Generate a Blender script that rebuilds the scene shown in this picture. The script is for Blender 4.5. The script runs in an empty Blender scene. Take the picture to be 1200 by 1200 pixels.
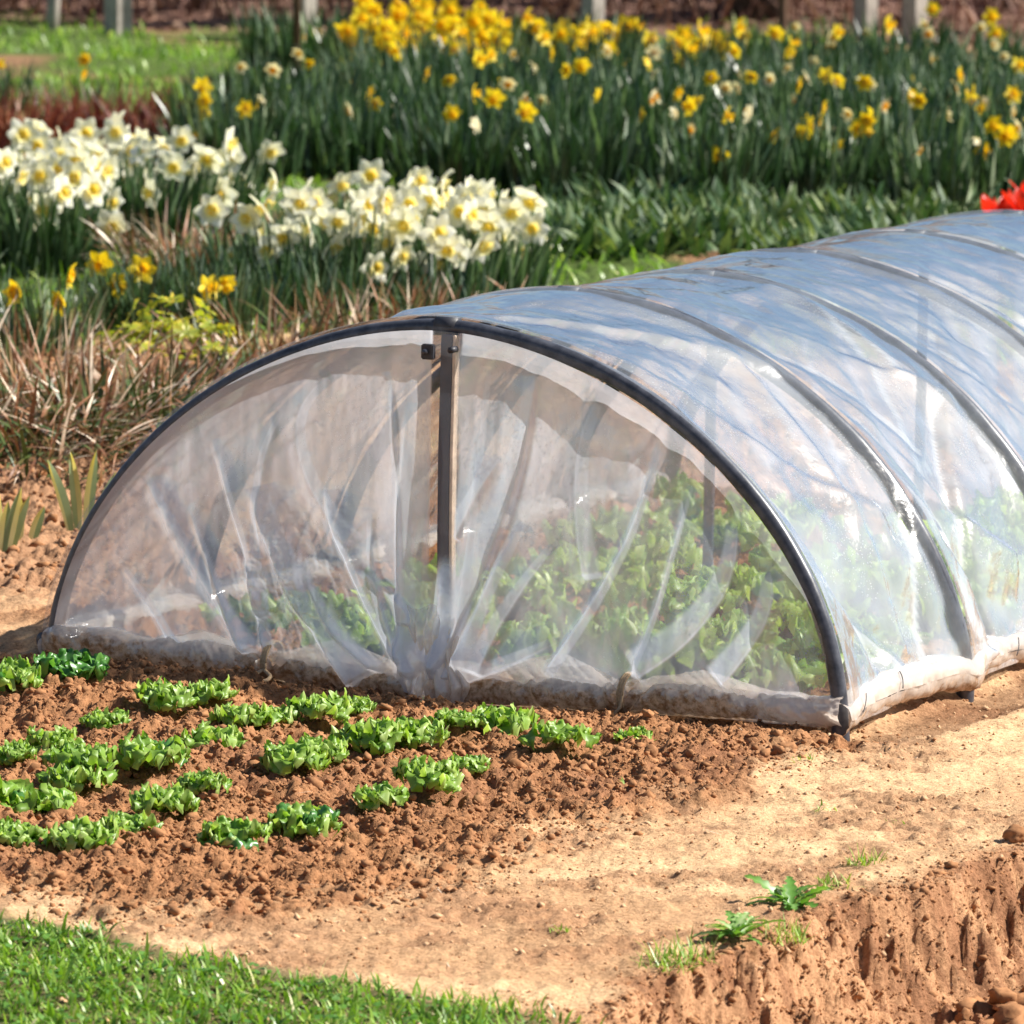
import bpy, math, random
import numpy as np
from mathutils import Matrix, Vector
R_ = math.radians
PI = math.pi
S = bpy.context.scene
COL = S.collection
rng = np.random.default_rng(7)
random.seed(7)

# ------------------------------------------------------------------ camera, world, sun, exposure
cam_d = bpy.data.cameras.new('camera')
cam = bpy.data.objects.new('camera', cam_d); COL.objects.link(cam)
cam.matrix_world = Matrix(((0.99988, -0.0158, 0.0, 0.12384), (0.00209, 0.1322, -0.99122, -11.65318),
                           (0.01566, 0.9911, 0.13221, 1.8586), (0, 0, 0, 1)))
cam_d.sensor_width = 36; cam_d.sensor_fit = 'HORIZONTAL'; cam_d.lens = 243.06
cam_d.clip_start = 0.1; cam_d.clip_end = 500
cam_d.dof.use_dof = True; cam_d.dof.focus_distance = 11.1; cam_d.dof.aperture_fstop = 13.5
S.camera = cam
W = bpy.data.worlds.new('World'); S.world = W; W.use_nodes = True
wn = W.node_tree; wn.nodes.clear()
sky = wn.nodes.new('ShaderNodeTexSky'); sky.sky_type = 'NISHITA'; sky.sun_disc = False
SUN_AZ = math.atan2(0.97, 0.12)           # measured from +Y (away from the camera) towards +X (right)
SUN_EL = R_(43)
sky.sun_elevation = SUN_EL; sky.sun_rotation = SUN_AZ
sky.air_density = 1.0; sky.dust_density = 0.6; sky.ozone_density = 1.4
bg = wn.nodes.new('ShaderNodeBackground'); bg.inputs[1].default_value = 0.054
wo = wn.nodes.new('ShaderNodeOutputWorld')
wn.links.new(sky.outputs[0], bg.inputs[0]); wn.links.new(bg.outputs[0], wo.inputs[0])
sd = bpy.data.lights.new('sun', 'SUN'); sd.energy = 5.0; sd.angle = R_(0.5); sd.color = (1.0, 0.95, 0.87)
sun = bpy.data.objects.new('sun', sd); COL.objects.link(sun)
sv = Vector((math.sin(SUN_AZ) * math.cos(SUN_EL), math.cos(SUN_AZ) * math.cos(SUN_EL), math.sin(SUN_EL)))
sun.rotation_euler = sv.to_track_quat('Z', 'Y').to_euler(); sun.location = (8, 2, 9)
S.view_settings.view_transform = 'Standard'; S.view_settings.look = 'None'
S.view_settings.exposure = 0.98; S.view_settings.gamma = 1; S.view_settings.use_curve_mapping = False
S.render.engine = 'CYCLES'
S.cycles.transparent_max_bounces = 24; S.cycles.max_bounces = 8
S.cycles.use_denoising = True

# ------------------------------------------------------------------ helpers
def link(o, parent=None):
    COL.objects.link(o)
    if parent is not None: o.parent = parent
    return o

def mesh(name, V, F, mat=None, attrs=None, smooth=False):
    """V (N,3) array, F (M,3|4) array or list of such arrays"""
    if not isinstance(F, (list, tuple)): F = [F]
    F = [np.asarray(f, dtype=np.int32) for f in F if len(f)]
    V = np.asarray(V, dtype=np.float32)
    me = bpy.data.meshes.new(name)
    me.vertices.add(len(V)); me.vertices.foreach_set('co', V.ravel())
    idx = np.concatenate([f.ravel() for f in F])
    tot = np.concatenate([np.full(len(f), f.shape[1], dtype=np.int32) for f in F])
    start = np.concatenate([[0], np.cumsum(tot)[:-1]]).astype(np.int32)
    me.loops.add(len(idx)); me.loops.foreach_set('vertex_index', idx)
    me.polygons.add(len(tot)); me.polygons.foreach_set('loop_start', start); me.polygons.foreach_set('loop_total', tot)
    if smooth: me.polygons.foreach_set('use_smooth', np.ones(len(tot), dtype=bool))
    for k, a in (attrs or {}).items():
        a = np.asarray(a, dtype=np.float32)
        if a.ndim == 1:
            me.attributes.new(k, 'FLOAT', 'POINT').data.foreach_set('value', a)
        else:
            c = np.ones((len(a), 4), dtype=np.float32); c[:, :3] = a[:, :3]
            me.attributes.new(k, 'FLOAT_COLOR', 'POINT').data.foreach_set('color', c.ravel())
    me.update(calc_edges=True); me.validate()
    if mat: me.materials.append(mat)
    return me

def obj(name, me, parent=None, loc=None, rot=None, scale=None):
    o = bpy.data.objects.new(name, me); link(o, parent)
    if loc is not None: o.location = loc
    if rot is not None: o.rotation_euler = rot
    if scale is not None: o.scale = (scale,) * 3 if np.isscalar(scale) else scale
    return o

def thing(name, label, cat, loc=(0, 0, 0), rz=0, group=None):
    o = obj(name, None, None, loc, (0, 0, rz)); return tag(o, label, cat, group)

def tag(o, label=None, cat=None, group=None, kind=None):
    if label: o['label'] = label
    if cat: o['category'] = cat
    if group: o['group'] = group
    if kind: o['kind'] = kind
    return o

_T = {}
def vnoise(x, y, seed=0):
    if seed not in _T: _T[seed] = np.random.default_rng(seed + 100).random((256, 256))
    T = _T[seed]
    xi = np.floor(x).astype(np.int64); yi = np.floor(y).astype(np.int64)
    fx = x - xi; fy = y - yi; fx = fx * fx * (3 - 2 * fx); fy = fy * fy * (3 - 2 * fy)
    a = T[xi % 256, yi % 256]; b = T[(xi + 1) % 256, yi % 256]; c = T[xi % 256, (yi + 1) % 256]; d = T[(xi + 1) % 256, (yi + 1) % 256]
    return (a * (1 - fx) + b * fx) * (1 - fy) + (c * (1 - fx) + d * fx) * fy

def fbm(x, y, f, o=4, seed=0, g=0.5, ridge=False):
    s = 0; A = 1; n = 0
    for k in range(o):
        v = vnoise(x * f + 13.7 * k, y * f + 7.1 * k, seed + k)
        if ridge: v = 1 - np.abs(2 * v - 1)
        s = s + A * v; n += A; A *= g; f *= 2.03
    return s / n

def smooth(e0, e1, x):
    t = np.clip((x - e0) / (e1 - e0), 0, 1); return t * t * (3 - 2 * t)

def poly_sd(x, y, P):
    """signed distance, negative inside"""
    P = np.array(P, float); inside = np.zeros(x.shape, bool); d = np.full(x.shape, 1e9)
    for i in range(len(P)):
        a = P[i]; b = P[(i + 1) % len(P)]
        e = b - a; t = np.clip(((x - a[0]) * e[0] + (y - a[1]) * e[1]) / (e @ e), 0, 1)
        d = np.minimum(d, np.hypot(x - a[0] - t * e[0], y - a[1] - t * e[1]))
        c = ((a[1] > y) != (b[1] > y)) & (x < (b[0] - a[0]) * (y - a[1]) / (b[1] - a[1] + 1e-12) + a[0])
        inside ^= c
    return np.where(inside, -d, d)

# ------------------------------------------------------------------ materials
def new_mat(name):
    m = bpy.data.materials.new(name); m.use_nodes = True; nt = m.node_tree; nt.nodes.clear()
    out = nt.nodes.new('ShaderNodeOutputMaterial'); return m, nt, out
def N(nt, t, **kw):
    n = nt.nodes.new(t)
    for k, v in kw.items():
        if k.startswith('i_'):
            kk = k[2:]; n.inputs[int(kk) if kk.isdigit() else kk.replace('_', ' ')].default_value = v
        else: setattr(n, k, v)
    return n
def L(nt, a, b): nt.links.new(a, b)
def math_(nt, op, a, b=None, clamp=False):
    n = nt.nodes.new('ShaderNodeMath'); n.operation = op; n.use_clamp = clamp
    for i, v in enumerate((a, b)):
        if v is None: continue
        if hasattr(v, 'links'): nt.links.new(v, n.inputs[i])
        else: n.inputs[i].default_value = v
    return n.outputs[0]
def ramp(nt, fac, stops):
    r = nt.nodes.new('ShaderNodeValToRGB'); L(nt, fac, r.inputs[0])
    while len(r.color_ramp.elements) < len(stops): r.color_ramp.elements.new(0.5)
    for e, (p, c) in zip(r.color_ramp.elements, stops): e.position = p; e.color = (*c, 1)
    return r.outputs[0]
def noise(nt, scale, detail=4, rough=0.6, coord='Object', vec=None):
    n = N(nt, 'ShaderNodeTexNoise'); n.inputs['Scale'].default_value = scale; n.inputs['Detail'].default_value = detail
    n.inputs['Roughness'].default_value = rough
    if vec is None:
        tc = N(nt, 'ShaderNodeTexCoord'); vec = tc.outputs[coord]
    L(nt, vec, n.inputs['Vector']); return n.outputs[0]

def leaf_mat(name, stops, transl=0.35, rough=0.45, spec=0.5, tcol=None, nscale=30):
    """stops along the per-leaf attribute 'tint' (0..1); thin leaf: reflecting + translucent"""
    m, nt, out = new_mat(name)
    at = N(nt, 'ShaderNodeAttribute', attribute_name='tint')
    oi = N(nt, 'ShaderNodeObjectInfo')
    f = math_(nt, 'ADD', at.outputs['Fac'], math_(nt, 'MULTIPLY', math_(nt, 'SUBTRACT', oi.outputs['Random'], 0.5), 0.22))
    f = math_(nt, 'ADD', f, math_(nt, 'MULTIPLY', math_(nt, 'SUBTRACT', noise(nt, nscale, 3), 0.5), 0.35), True)
    c = ramp(nt, f, stops)
    p = N(nt, 'ShaderNodeBsdfPrincipled'); L(nt, c, p.inputs['Base Color']); p.inputs['Roughness'].default_value = rough
    p.inputs['Specular IOR Level'].default_value = spec
    t = N(nt, 'ShaderNodeBsdfTranslucent')
    mx = N(nt, 'ShaderNodeMix', data_type='RGBA', blend_type='MULTIPLY'); mx.inputs[0].default_value = 1
    L(nt, c, mx.inputs[6]); mx.inputs[7].default_value = (*(tcol or (1.5, 1.6, 0.7)), 1); L(nt, mx.outputs[2], t.inputs[0])
    ms = N(nt, 'ShaderNodeMixShader'); ms.inputs[0].default_value = transl
    L(nt, p.outputs[0], ms.inputs[1]); L(nt, t.outputs[0], ms.inputs[2]); L(nt, ms.outputs[0], out.inputs[0])
    return m

def plain(name, col, rough=0.6, var=0.25, scale=40, bump=0.0, metal=0, spec=0.5, col2=None):
    m, nt, out = new_mat(name)
    n = noise(nt, scale, 5, 0.65)
    c = ramp(nt, n, [(0.3, tuple(x * (1 - var) for x in col)), (0.7, col2 or tuple(min(1, x * (1 + var)) for x in col))])
    p = N(nt, 'ShaderNodeBsdfPrincipled'); L(nt, c, p.inputs['Base Color']); p.inputs['Roughness'].default_value = rough
    p.inputs['Metallic'].default_value = metal; p.inputs['Specular IOR Level'].default_value = spec
    if bump:
        b = N(nt, 'ShaderNodeBump'); b.inputs['Strength'].default_value = 0.6; b.inputs['Distance'].default_value = bump
        L(nt, n, b.inputs['Height']); L(nt, b.outputs[0], p.inputs['Normal'])
    L(nt, p.outputs[0], out.inputs[0]); return m

def ground_mat():
    m, nt, out = new_mat('ground_soil')
    at = N(nt, 'ShaderNodeAttribute', attribute_name='Col')
    n1 = noise(nt, 9, 6, 0.65); n2 = noise(nt, 160, 5, 0.7); n3 = noise(nt, 700, 3, 0.6)
    f = math_(nt, 'ADD', math_(nt, 'MULTIPLY', n1, 0.35), math_(nt, 'MULTIPLY', n2, 0.65))
    g = ramp(nt, f, [(0.37, (0.42, 0.37, 0.33)), (0.47, (0.9, 0.87, 0.84)), (0.60, (1.28, 1.28, 1.28))])
    mx = N(nt, 'ShaderNodeMix', data_type='RGBA', blend_type='MULTIPLY'); mx.inputs[0].default_value = 1
    L(nt, at.outputs['Color'], mx.inputs[6]); L(nt, g, mx.inputs[7])
    p = N(nt, 'ShaderNodeBsdfPrincipled'); L(nt, mx.outputs[2], p.inputs['Base Color']); p.inputs['Roughness'].default_value = 0.9
    p.inputs['Specular IOR Level'].default_value = 0.15
    b = N(nt, 'ShaderNodeBump'); b.inputs['Strength'].default_value = 0.8; b.inputs['Distance'].default_value = 0.006
    L(nt, math_(nt, 'ADD', n2, math_(nt, 'MULTIPLY', n3, 0.3)), b.inputs['Height']); L(nt, b.outputs[0], p.inputs['Normal'])
    L(nt, p.outputs[0], out.inputs[0]); return m

def film_mat(name, haze, gloss=1.0, rough=0.16, hazecol=(0.86, 0.88, 0.9), wr=0.0022, wscale=22, drop=0.5, facing=0.5):
    """clear polythene: transparent + milky haze (more where the film lies double) + gloss + soil stains"""
    m, nt, out = new_mat(name)
    lay = N(nt, 'ShaderNodeAttribute', attribute_name='layers').outputs['Fac']
    dirt = N(nt, 'ShaderNodeAttribute', attribute_name='dirt').outputs['Fac']
    n1 = noise(nt, 6, 4, 0.6)
    n2 = noise(nt, 160, 2, 0.5)
    # droplets of condensation
    tc = N(nt, 'ShaderNodeTexCoord')
    vo = N(nt, 'ShaderNodeTexVoronoi'); vo.inputs['Scale'].default_value = 150; L(nt, tc.outputs['Object'], vo.inputs['Vector'])
    dr = math_(nt, 'LESS_THAN', vo.outputs['Distance'], 0.27)
    patch = math_(nt, 'MULTIPLY', dr, math_(nt, 'GREATER_THAN', noise(nt, 9, 3, 0.6), 0.53))
    h = math_(nt, 'MULTIPLY', math_(nt, 'ADD', 0.45, math_(nt, 'MULTIPLY', n1, 1.1)), haze)
    h = math_(nt, 'ADD', h, math_(nt, 'MULTIPLY', patch, 0.10 * drop), True)
    # layered: 1-(1-h)^layers
    h = math_(nt, 'SUBTRACT', 1.0, math_(nt, 'POWER', math_(nt, 'SUBTRACT', 1.0, h), lay))
    lw = N(nt, 'ShaderNodeLayerWeight'); lw.inputs[0].default_value = 0.35
    h = math_(nt, 'ADD', h, math_(nt, 'MULTIPLY', lw.outputs['Facing'], facing * haze), True)
    bp = N(nt, 'ShaderNodeBump'); bp.inputs['Strength'].default_value = 1.0; bp.inputs['Distance'].default_value = wr
    bh = math_(nt, 'ADD', noise(nt, wscale, 3, 0.5), math_(nt, 'MULTIPLY', patch, 0.25 * drop))
    bh = math_(nt, 'ADD', bh, math_(nt, 'MULTIPLY', n2, 0.06))
    L(nt, bh, bp.inputs['Height'])
    tr = N(nt, 'ShaderNodeBsdfTransparent'); tr.inputs[0].default_value = (0.97, 0.98, 0.985, 1)
    df = N(nt, 'ShaderNodeBsdfDiffuse'); df.inputs[0].default_value = (*hazecol, 1); L(nt, bp.outputs[0], df.inputs['Normal'])
    tl = N(nt, 'ShaderNodeBsdfTranslucent'); tl.inputs[0].default_value = (*hazecol, 1); L(nt, bp.outputs[0], tl.inputs['Normal'])
    hz = N(nt, 'ShaderNodeMixShader'); hz.inputs[0].default_value = 0.55; L(nt, df.outputs[0], hz.inputs[1]); L(nt, tl.outputs[0], hz.inputs[2])
    m1 = N(nt, 'ShaderNodeMixShader'); L(nt, h, m1.inputs[0]); L(nt, tr.outputs[0], m1.inputs[1]); L(nt, hz.outputs[0], m1.inputs[2])
    gl = N(nt, 'ShaderNodeBsdfGlossy'); gl.inputs['Roughness'].default_value = rough; gl.inputs[0].default_value = (1, 1, 1, 1)
    L(nt, bp.outputs[0], gl.inputs['Normal'])
    fr = N(nt, 'ShaderNodeLayerWeight'); fr.inputs[0].default_value = 0.5; L(nt, bp.outputs[0], fr.inputs['Normal'])
    # Schlick from the facing term, the same from both sides of the film
    sch = math_(nt, 'ADD', 0.075, math_(nt, 'MULTIPLY', math_(nt, 'POWER', fr.outputs['Facing'], 4.0), 0.8))
    sch = math_(nt, 'MULTIPLY', sch, math_(nt, 'MULTIPLY', math_(nt, 'MAXIMUM', math_(nt, 'MINIMUM', lay, 1.0), 0.22), gloss), True)
    m2 = N(nt, 'ShaderNodeMixShader'); L(nt, sch, m2.inputs[0]); L(nt, m1.outputs[0], m2.inputs[1]); L(nt, gl.outputs[0], m2.inputs[2])
    # soil
    ds = N(nt, 'ShaderNodeBsdfDiffuse')
    L(nt, ramp(nt, noise(nt, 60, 4, 0.7), [(0.38, (0.36, 0.19, 0.09)), (0.6, (0.82, 0.60, 0.42))]), ds.inputs[0])
    dst = N(nt, 'ShaderNodeBsdfTranslucent'); L(nt, ds.inputs[0].links[0].from_socket, dst.inputs[0])
    dmx = N(nt, 'ShaderNodeMixShader'); dmx.inputs[0].default_value = 0.45; L(nt, ds.outputs[0], dmx.inputs[1]); L(nt, dst.outputs[0], dmx.inputs[2])
    dn = math_(nt, 'MULTIPLY', math_(nt, 'SUBTRACT', math_(nt, 'ADD', noise(nt, 45, 6, 0.75), math_(nt, 'MULTIPLY', dirt, 0.62)), 0.82), 6.0, True)
    dn = math_(nt, 'MULTIPLY', dn, math_(nt, 'MULTIPLY', dirt, 1.3, True))
    dn = math_(nt, 'MAXIMUM', dn, math_(nt, 'MULTIPLY', dirt, 0.4))
    m3 = N(nt, 'ShaderNodeMixShader'); L(nt, dn, m3.inputs[0]); L(nt, m2.outputs[0], m3.inputs[1]); L(nt, dmx.outputs[0], m3.inputs[2])
    L(nt, m3.outputs[0], out.inputs[0]); return m

M = {}
M['ground'] = ground_mat()
M['clod'] = plain('soil_clod', (0.32, 0.155, 0.072), 0.95, 0.35, 60, 0.002, spec=0.1)
M['pale_clod'] = plain('pale_clod', (0.56, 0.35, 0.2), 0.95, 0.3, 60, 0.002, spec=0.1)
M['lettuce'] = leaf_mat('lettuce_leaf', [(0.0, (0.09, 0.21, 0.03)), (0.5, (0.22, 0.36, 0.05)), (1.0, (0.60, 0.70, 0.26))], 0.34, 0.42, 0.45)
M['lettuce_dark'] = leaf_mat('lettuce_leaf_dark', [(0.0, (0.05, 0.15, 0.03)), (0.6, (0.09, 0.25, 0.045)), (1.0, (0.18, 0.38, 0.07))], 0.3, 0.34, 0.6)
M['big_lettuce'] = leaf_mat('grown_lettuce_leaf', [(0.0, (0.12, 0.23, 0.03)), (0.5, (0.34, 0.48, 0.08)), (1.0, (0.65, 0.72, 0.25))], 0.4, 0.4, 0.5)
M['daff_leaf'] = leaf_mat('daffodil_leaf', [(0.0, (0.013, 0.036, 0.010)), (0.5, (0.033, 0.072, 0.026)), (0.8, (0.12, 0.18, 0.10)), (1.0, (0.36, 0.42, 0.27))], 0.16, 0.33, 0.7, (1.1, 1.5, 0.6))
M['lawn'] = leaf_mat('lawn_grass', [(0.0, (0.07, 0.15, 0.015)), (0.45, (0.17, 0.31, 0.03)), (0.88, (0.36, 0.50, 0.09)), (1.0, (0.6, 0.55, 0.3))], 0.3, 0.4, 0.5)
M['dry'] = leaf_mat('dry_blades', [(0.0, (0.04, 0.085, 0.015)), (0.28, (0.09, 0.12, 0.025)), (0.42, (0.17, 0.07, 0.03)), (0.68, (0.32, 0.145, 0.065)), (1.0, (0.85, 0.72, 0.55))], 0.1, 0.45, 0.6, (1.4, 1.1, 0.7), 60)
M['brush'] = leaf_mat('dry_brush', [(0.0, (0.08, 0.04, 0.03)), (0.5, (0.2, 0.10, 0.075)), (1.0, (0.4, 0.26, 0.17))], 0.15, 0.7, 0.3, (1.2, 1, 0.8))
M['red_stem'] = leaf_mat('red_stems', [(0.0, (0.07, 0.02, 0.015)), (0.5, (0.2, 0.05, 0.03)), (1.0, (0.35, 0.17, 0.08))], 0.2, 0.5, 0.4, (1.3, 0.9, 0.7))
M['broad'] = leaf_mat('broad_leaf', [(0.0, (0.025, 0.06, 0.02)), (0.5, (0.06, 0.12, 0.045)), (1.0, (0.22, 0.27, 0.10))], 0.2, 0.55, 0.35)
M['iris'] = leaf_mat('iris_green', [(0.0, (0.12, 0.2, 0.09)), (1.0, (0.42, 0.5, 0.28))], 0.3, 0.4, 0.5)
M['iris_edge'] = leaf_mat('iris_yellow', [(0.0, (0.62, 0.5, 0.07)), (1.0, (0.85, 0.78, 0.42))], 0.35, 0.4, 0.5, (1.2, 1.1, 0.7))
M['lime'] = leaf_mat('lime_leaf', [(0.0, (0.13, 0.22, 0.03)), (0.5, (0.35, 0.38, 0.04)), (1.0, (0.75, 0.55, 0.06))], 0.35, 0.4, 0.5)
M['weed'] = leaf_mat('weed_leaf', [(0.0, (0.07, 0.18, 0.025)), (0.6, (0.14, 0.3, 0.05)), (1.0, (0.4, 0.5, 0.22))], 0.3, 0.4, 0.5)
M['white_petal'] = leaf_mat('white_petal', [(0, (0.88, 0.85, 0.60)), (1, (0.92, 0.92, 0.86))], 0.4, 0.5, 0.4, (1.05, 1.05, 0.95))
M['cream_petal'] = leaf_mat('cream_petal', [(0, (0.78, 0.68, 0.36)), (1, (0.85, 0.8, 0.56))], 0.4, 0.5, 0.4, (1.05, 1.05, 0.85))
M['yellow_petal'] = leaf_mat('yellow_petal', [(0, (0.86, 0.62, 0.01)), (1, (0.92, 0.76, 0.04))], 0.4, 0.5, 0.4, (1.1, 1.05, 0.8))
M['yellow_cup'] = leaf_mat('yellow_cup', [(0, (0.88, 0.66, 0.05)), (1, (0.92, 0.88, 0.42))], 0.4, 0.5, 0.4, (1.1, 1.0, 0.8))
M['gold_cup'] = leaf_mat('gold_cup', [(0, (0.82, 0.48, 0.01)), (1, (0.9, 0.64, 0.02))], 0.4, 0.5, 0.4, (1.1, 1.0, 0.8))
M['orange_cup'] = leaf_mat('orange_cup', [(0, (0.84, 0.34, 0.01)), (1, (0.9, 0.52, 0.03))], 0.4, 0.5, 0.4, (1.1, 1.0, 0.8))
M['red_petal'] = leaf_mat('red_petal', [(0, (0.7, 0.012, 0.008)), (1, (0.85, 0.06, 0.02))], 0.4, 0.4, 0.5, (1.1, 0.9, 0.8))
M['stem'] = leaf_mat('flower_stem', [(0, (0.06, 0.13, 0.04)), (1, (0.13, 0.22, 0.08))], 0.1, 0.45, 0.5)
M['pipe'] = plain('dark_pvc_pipe', (0.03, 0.034, 0.05), 0.34, 0.4, 45, 0.0008, col2=(0.085, 0.09, 0.11))
M['post'] = plain('grey_steel_post', (0.05, 0.055, 0.085), 0.45, 0.2, 25, 0.0006)
M['edge'] = plain('sunlit_edge_paint', (0.62, 0.47, 0.36), 0.6, 0.25, 40)  # pale colour paints the sunlit right edge of the centre post
M['black'] = plain('black_bracket', (0.03, 0.03, 0.038), 0.5, 0.3, 80, 0.0006)
M['string'] = plain('jute_string', (0.5, 0.34, 0.2), 0.9, 0.3, 300, 0.0006, spec=0.1)
M['fence'] = plain('weathered_timber_post', (0.36, 0.32, 0.28), 0.85, 0.3, 12, 0.003, spec=0.2)
M['bark'] = plain('dark_bark', (0.06, 0.045, 0.035), 0.9, 0.45, 25, 0.006, spec=0.2)
M['stake'] = plain('brown_stake', (0.12, 0.07, 0.045), 0.8, 0.35, 40, 0.002, spec=0.2)
M['film_front'] = film_mat('clear_film_end_panel', 0.36, 1.3, 0.13, (0.84, 0.89, 1.0), 0.0022, 20, 0.6)
M['film_cover'] = film_mat('clear_film_cover', 0.28, 2.2, 0.15, (0.90, 0.95, 1.0), 0.004, 15, 2.2)
M['film_skirt'] = film_mat('film_wrap', 0.48, 1.2, 0.16, (0.95, 0.87, 0.79), 0.002, 35, 0.3)

# ------------------------------------------------------------------ terrain (X right, Y away from the camera)
DUG = [(-3.2, -1.72), (-0.6, -1.9), (-0.34, -2.12), (-0.15, -2.05), (-0.01, -1.93), (0.1, -1.68), (0.2, -1.35), (0.36, -1.12), (0.48, -0.85),
       (0.62, -0.62), (0.72, -0.42), (0.62, -0.1), (0.9, 0.9), (2.0, 3.0), (0.6, 4.0), (-0.7, 0.95), (-0.72, 0.2), (-1.0, -0.05), (-3.2, 0.3)]
LAWN = [(-4, -1.55), (-1.2, -1.85), (-0.6, -2.06), (-0.45, -2.22), (-0.36, -2.34), (-0.2, -2.46), (-0.05, -2.56), (0.08, -2.66), (0.2, -2.75), (0.2, -3.6), (0.1, -5), (-4, -6)]
BANKX = np.array([(-0.05, -6.0), (0.13, -3.2), (0.23, -2.76), (0.33, -2.5), (0.42, -2.3), (0.60, -1.93), (0.80, -1.62), (0.95, -1.38), (1.35, -0.75), (3.2, 2.2), (8, 9)])

def ground_h(x, y, fine=True):
    x = np.asarray(x, float); y = np.asarray(y, float)
    dug = 1 - smooth(-0.07, 0.07, poly_sd(x, y, DUG) + (fbm(x, y, 9, 3, 3) - 0.5) * 0.34)
    mul = smooth(0.5, 1.1, y) * (1 - smooth(4.8, 5.6, y)) * (1 - smooth(-0.75, -0.35, x - 0.1 * y + 0.1))
    h = (fbm(x, y, 1.3, 3, 11) - 0.5) * 0.035 + (fbm(x, y, 14, 3, 15) - 0.5) * 0.006
    cl = fbm(x, y, 22, 4, 20, 0.62, True)
    c2 = fbm(x, y, 60, 3, 26, 0.6)
    rough = np.maximum(dug, mul * 0.9)
    h = h + rough * (0.006 + (cl - 0.6) * 0.045 + (c2 - 0.5) * 0.028 + (fbm(x, y, 9, 2, 29) - .5) * .03)
    tx = x * math.cos(0.447) - y * math.sin(0.447); ty = x * math.sin(0.447) + y * math.cos(0.447)
    h = h - 0.03 * (1 - smooth(0.03, 0.14, np.abs(ty + 0.045))) * (1 - smooth(.8, .95, np.abs(tx))) - 0.03 * (1 - smooth(0.04, 0.14, np.abs(tx - 0.82))) * (ty > -.05) * (ty < 2.7)
    patch = smooth(0.5, 0.66, fbm(x, y, 5.5, 3, 31)) * (1 - rough)
    h = h + patch * (fbm(x, y, 50, 3, 35, 0.6) - 0.45) * 0.022 + ((fbm(x * .8, y * .8, 16, 5, 37, .68, True) - .6) * 0.016 + (fbm(x, y, 90, 2, 39) - .5) * .005) * (1 - rough)
    # bank: x position of its lip at this y
    lip = np.interp(y, BANKX[:, 1], BANKX[:, 0]) + (fbm(x * 0 + y, y * 0, 8, 2, 41) - 0.5) * 0.07
    gv = fbm(y * 1.0, x * 0.2, 28, 5, 44, 0.8); groove = (fbm(x * 4, y, 26, 4, 52, .6) - .5) * .034 + (gv - .5) * .035 - 0.0 + (fbm(y, x * .25, 75, 3, 48, .7) - .5) * .016 + (fbm(x, y, 70, 3, 49, .7) - .5) * .012 + (fbm(x, y, 18, 3, 47) - 0.5) * 0.03
    s = (x - lip) * 0.83 + groove
    drop = smooth(0.0, 0.04, s) * 0.02 + smooth(0.01, 0.11, s) * 0.13
    trench = smooth(0.09, 0.18, s)
    h = h - drop + trench * ((cl - 0.62) * 0.075 + (fbm(x, y, 6, 3, 51) - 0.6) * 0.10 + (c2 - 0.5) * 0.03) + smooth(0, .03, s) * (c2 - .5) * .012
    far = smooth(6, 8, y)
    h = h + far * (fbm(x, y, 0.8, 3, 61) - 0.5) * 0.08 + smooth(17.6, 30, y) * 2.6 + smooth(17.4, 18.4, y) * 0.12
    return h, dug, mul, s, patch, lip

def graded(lo, f0, f1, hi, step, grow=1.12, mx=2.5):
    a = list(np.arange(f0, f1, step)); s = step; x = f1
    while x < hi: a.append(x); s = min(s * grow, mx); x += s
    a.append(hi); s = step; x = f0; b = []
    while x > lo:
        s = min(s * grow, mx); x -= s; b.append(max(x, lo))
    return np.array(b[::-1] + a)
gx = graded(-60, -0.88, 1.12, 60, 0.0046, 1.08)
gy = np.concatenate([graded(-25, -3.1, 0.12, 0.13, 0.0075, 1.1), np.arange(0.14, 0.27, 0.012), np.arange(0.27, 1.8, 0.014), np.arange(1.8, 6, 0.03), np.arange(6, 20, 0.08), graded(20, 20.1, 20.2, 140, 0.3, 1.1, 4)])
gy = np.unique(np.round(gy, 5))
X, Y = np.meshgrid(gx, gy)
H, dug, mul, sb, patch, lip = ground_h(X, Y)
def cmix(a, b, t): return a * (1 - t[..., None]) + b * t[..., None]
c = np.zeros(X.shape + (3,)) + np.array((0.66, 0.43, 0.24))
c = cmix(c, np.array((0.50, 0.30, 0.16)), smooth(0.4, 0.7, fbm(X, Y, 3, 4, 71)))
c = cmix(c, np.array((0.34, 0.18, 0.095)), patch * 0.65)
c = cmix(c, np.array((0.35, 0.17, 0.078)), dug)
c = cmix(c, np.array((0.25, 0.115, 0.06)), dug * smooth(0.5, 0.72, fbm(X, Y, 4, 3, 75)) * 0.7)
c = cmix(c, np.array((0.46, 0.25, 0.13)), smooth(0.0, 0.04, sb + 0.05))
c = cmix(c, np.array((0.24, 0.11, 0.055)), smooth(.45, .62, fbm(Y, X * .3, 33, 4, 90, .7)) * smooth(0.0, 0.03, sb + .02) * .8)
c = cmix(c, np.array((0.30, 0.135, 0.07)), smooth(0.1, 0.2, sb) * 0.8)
c = cmix(c, np.array((0.36, 0.2, 0.11)), mul)
lawn = 1 - smooth(-0.03, 0.03, poly_sd(X, Y, LAWN))
c = cmix(c, np.array((0.08, 0.09, 0.03)), lawn * 0.9)
c = cmix(c, np.array((0.38, 0.21, 0.115)), (1 - smooth(.33, .47, fbm(X * .8, Y * .8, 16, 5, 37, .68, True))) * .75 * (1 - dug) * (1 - smooth(0, .03, sb)))
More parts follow.
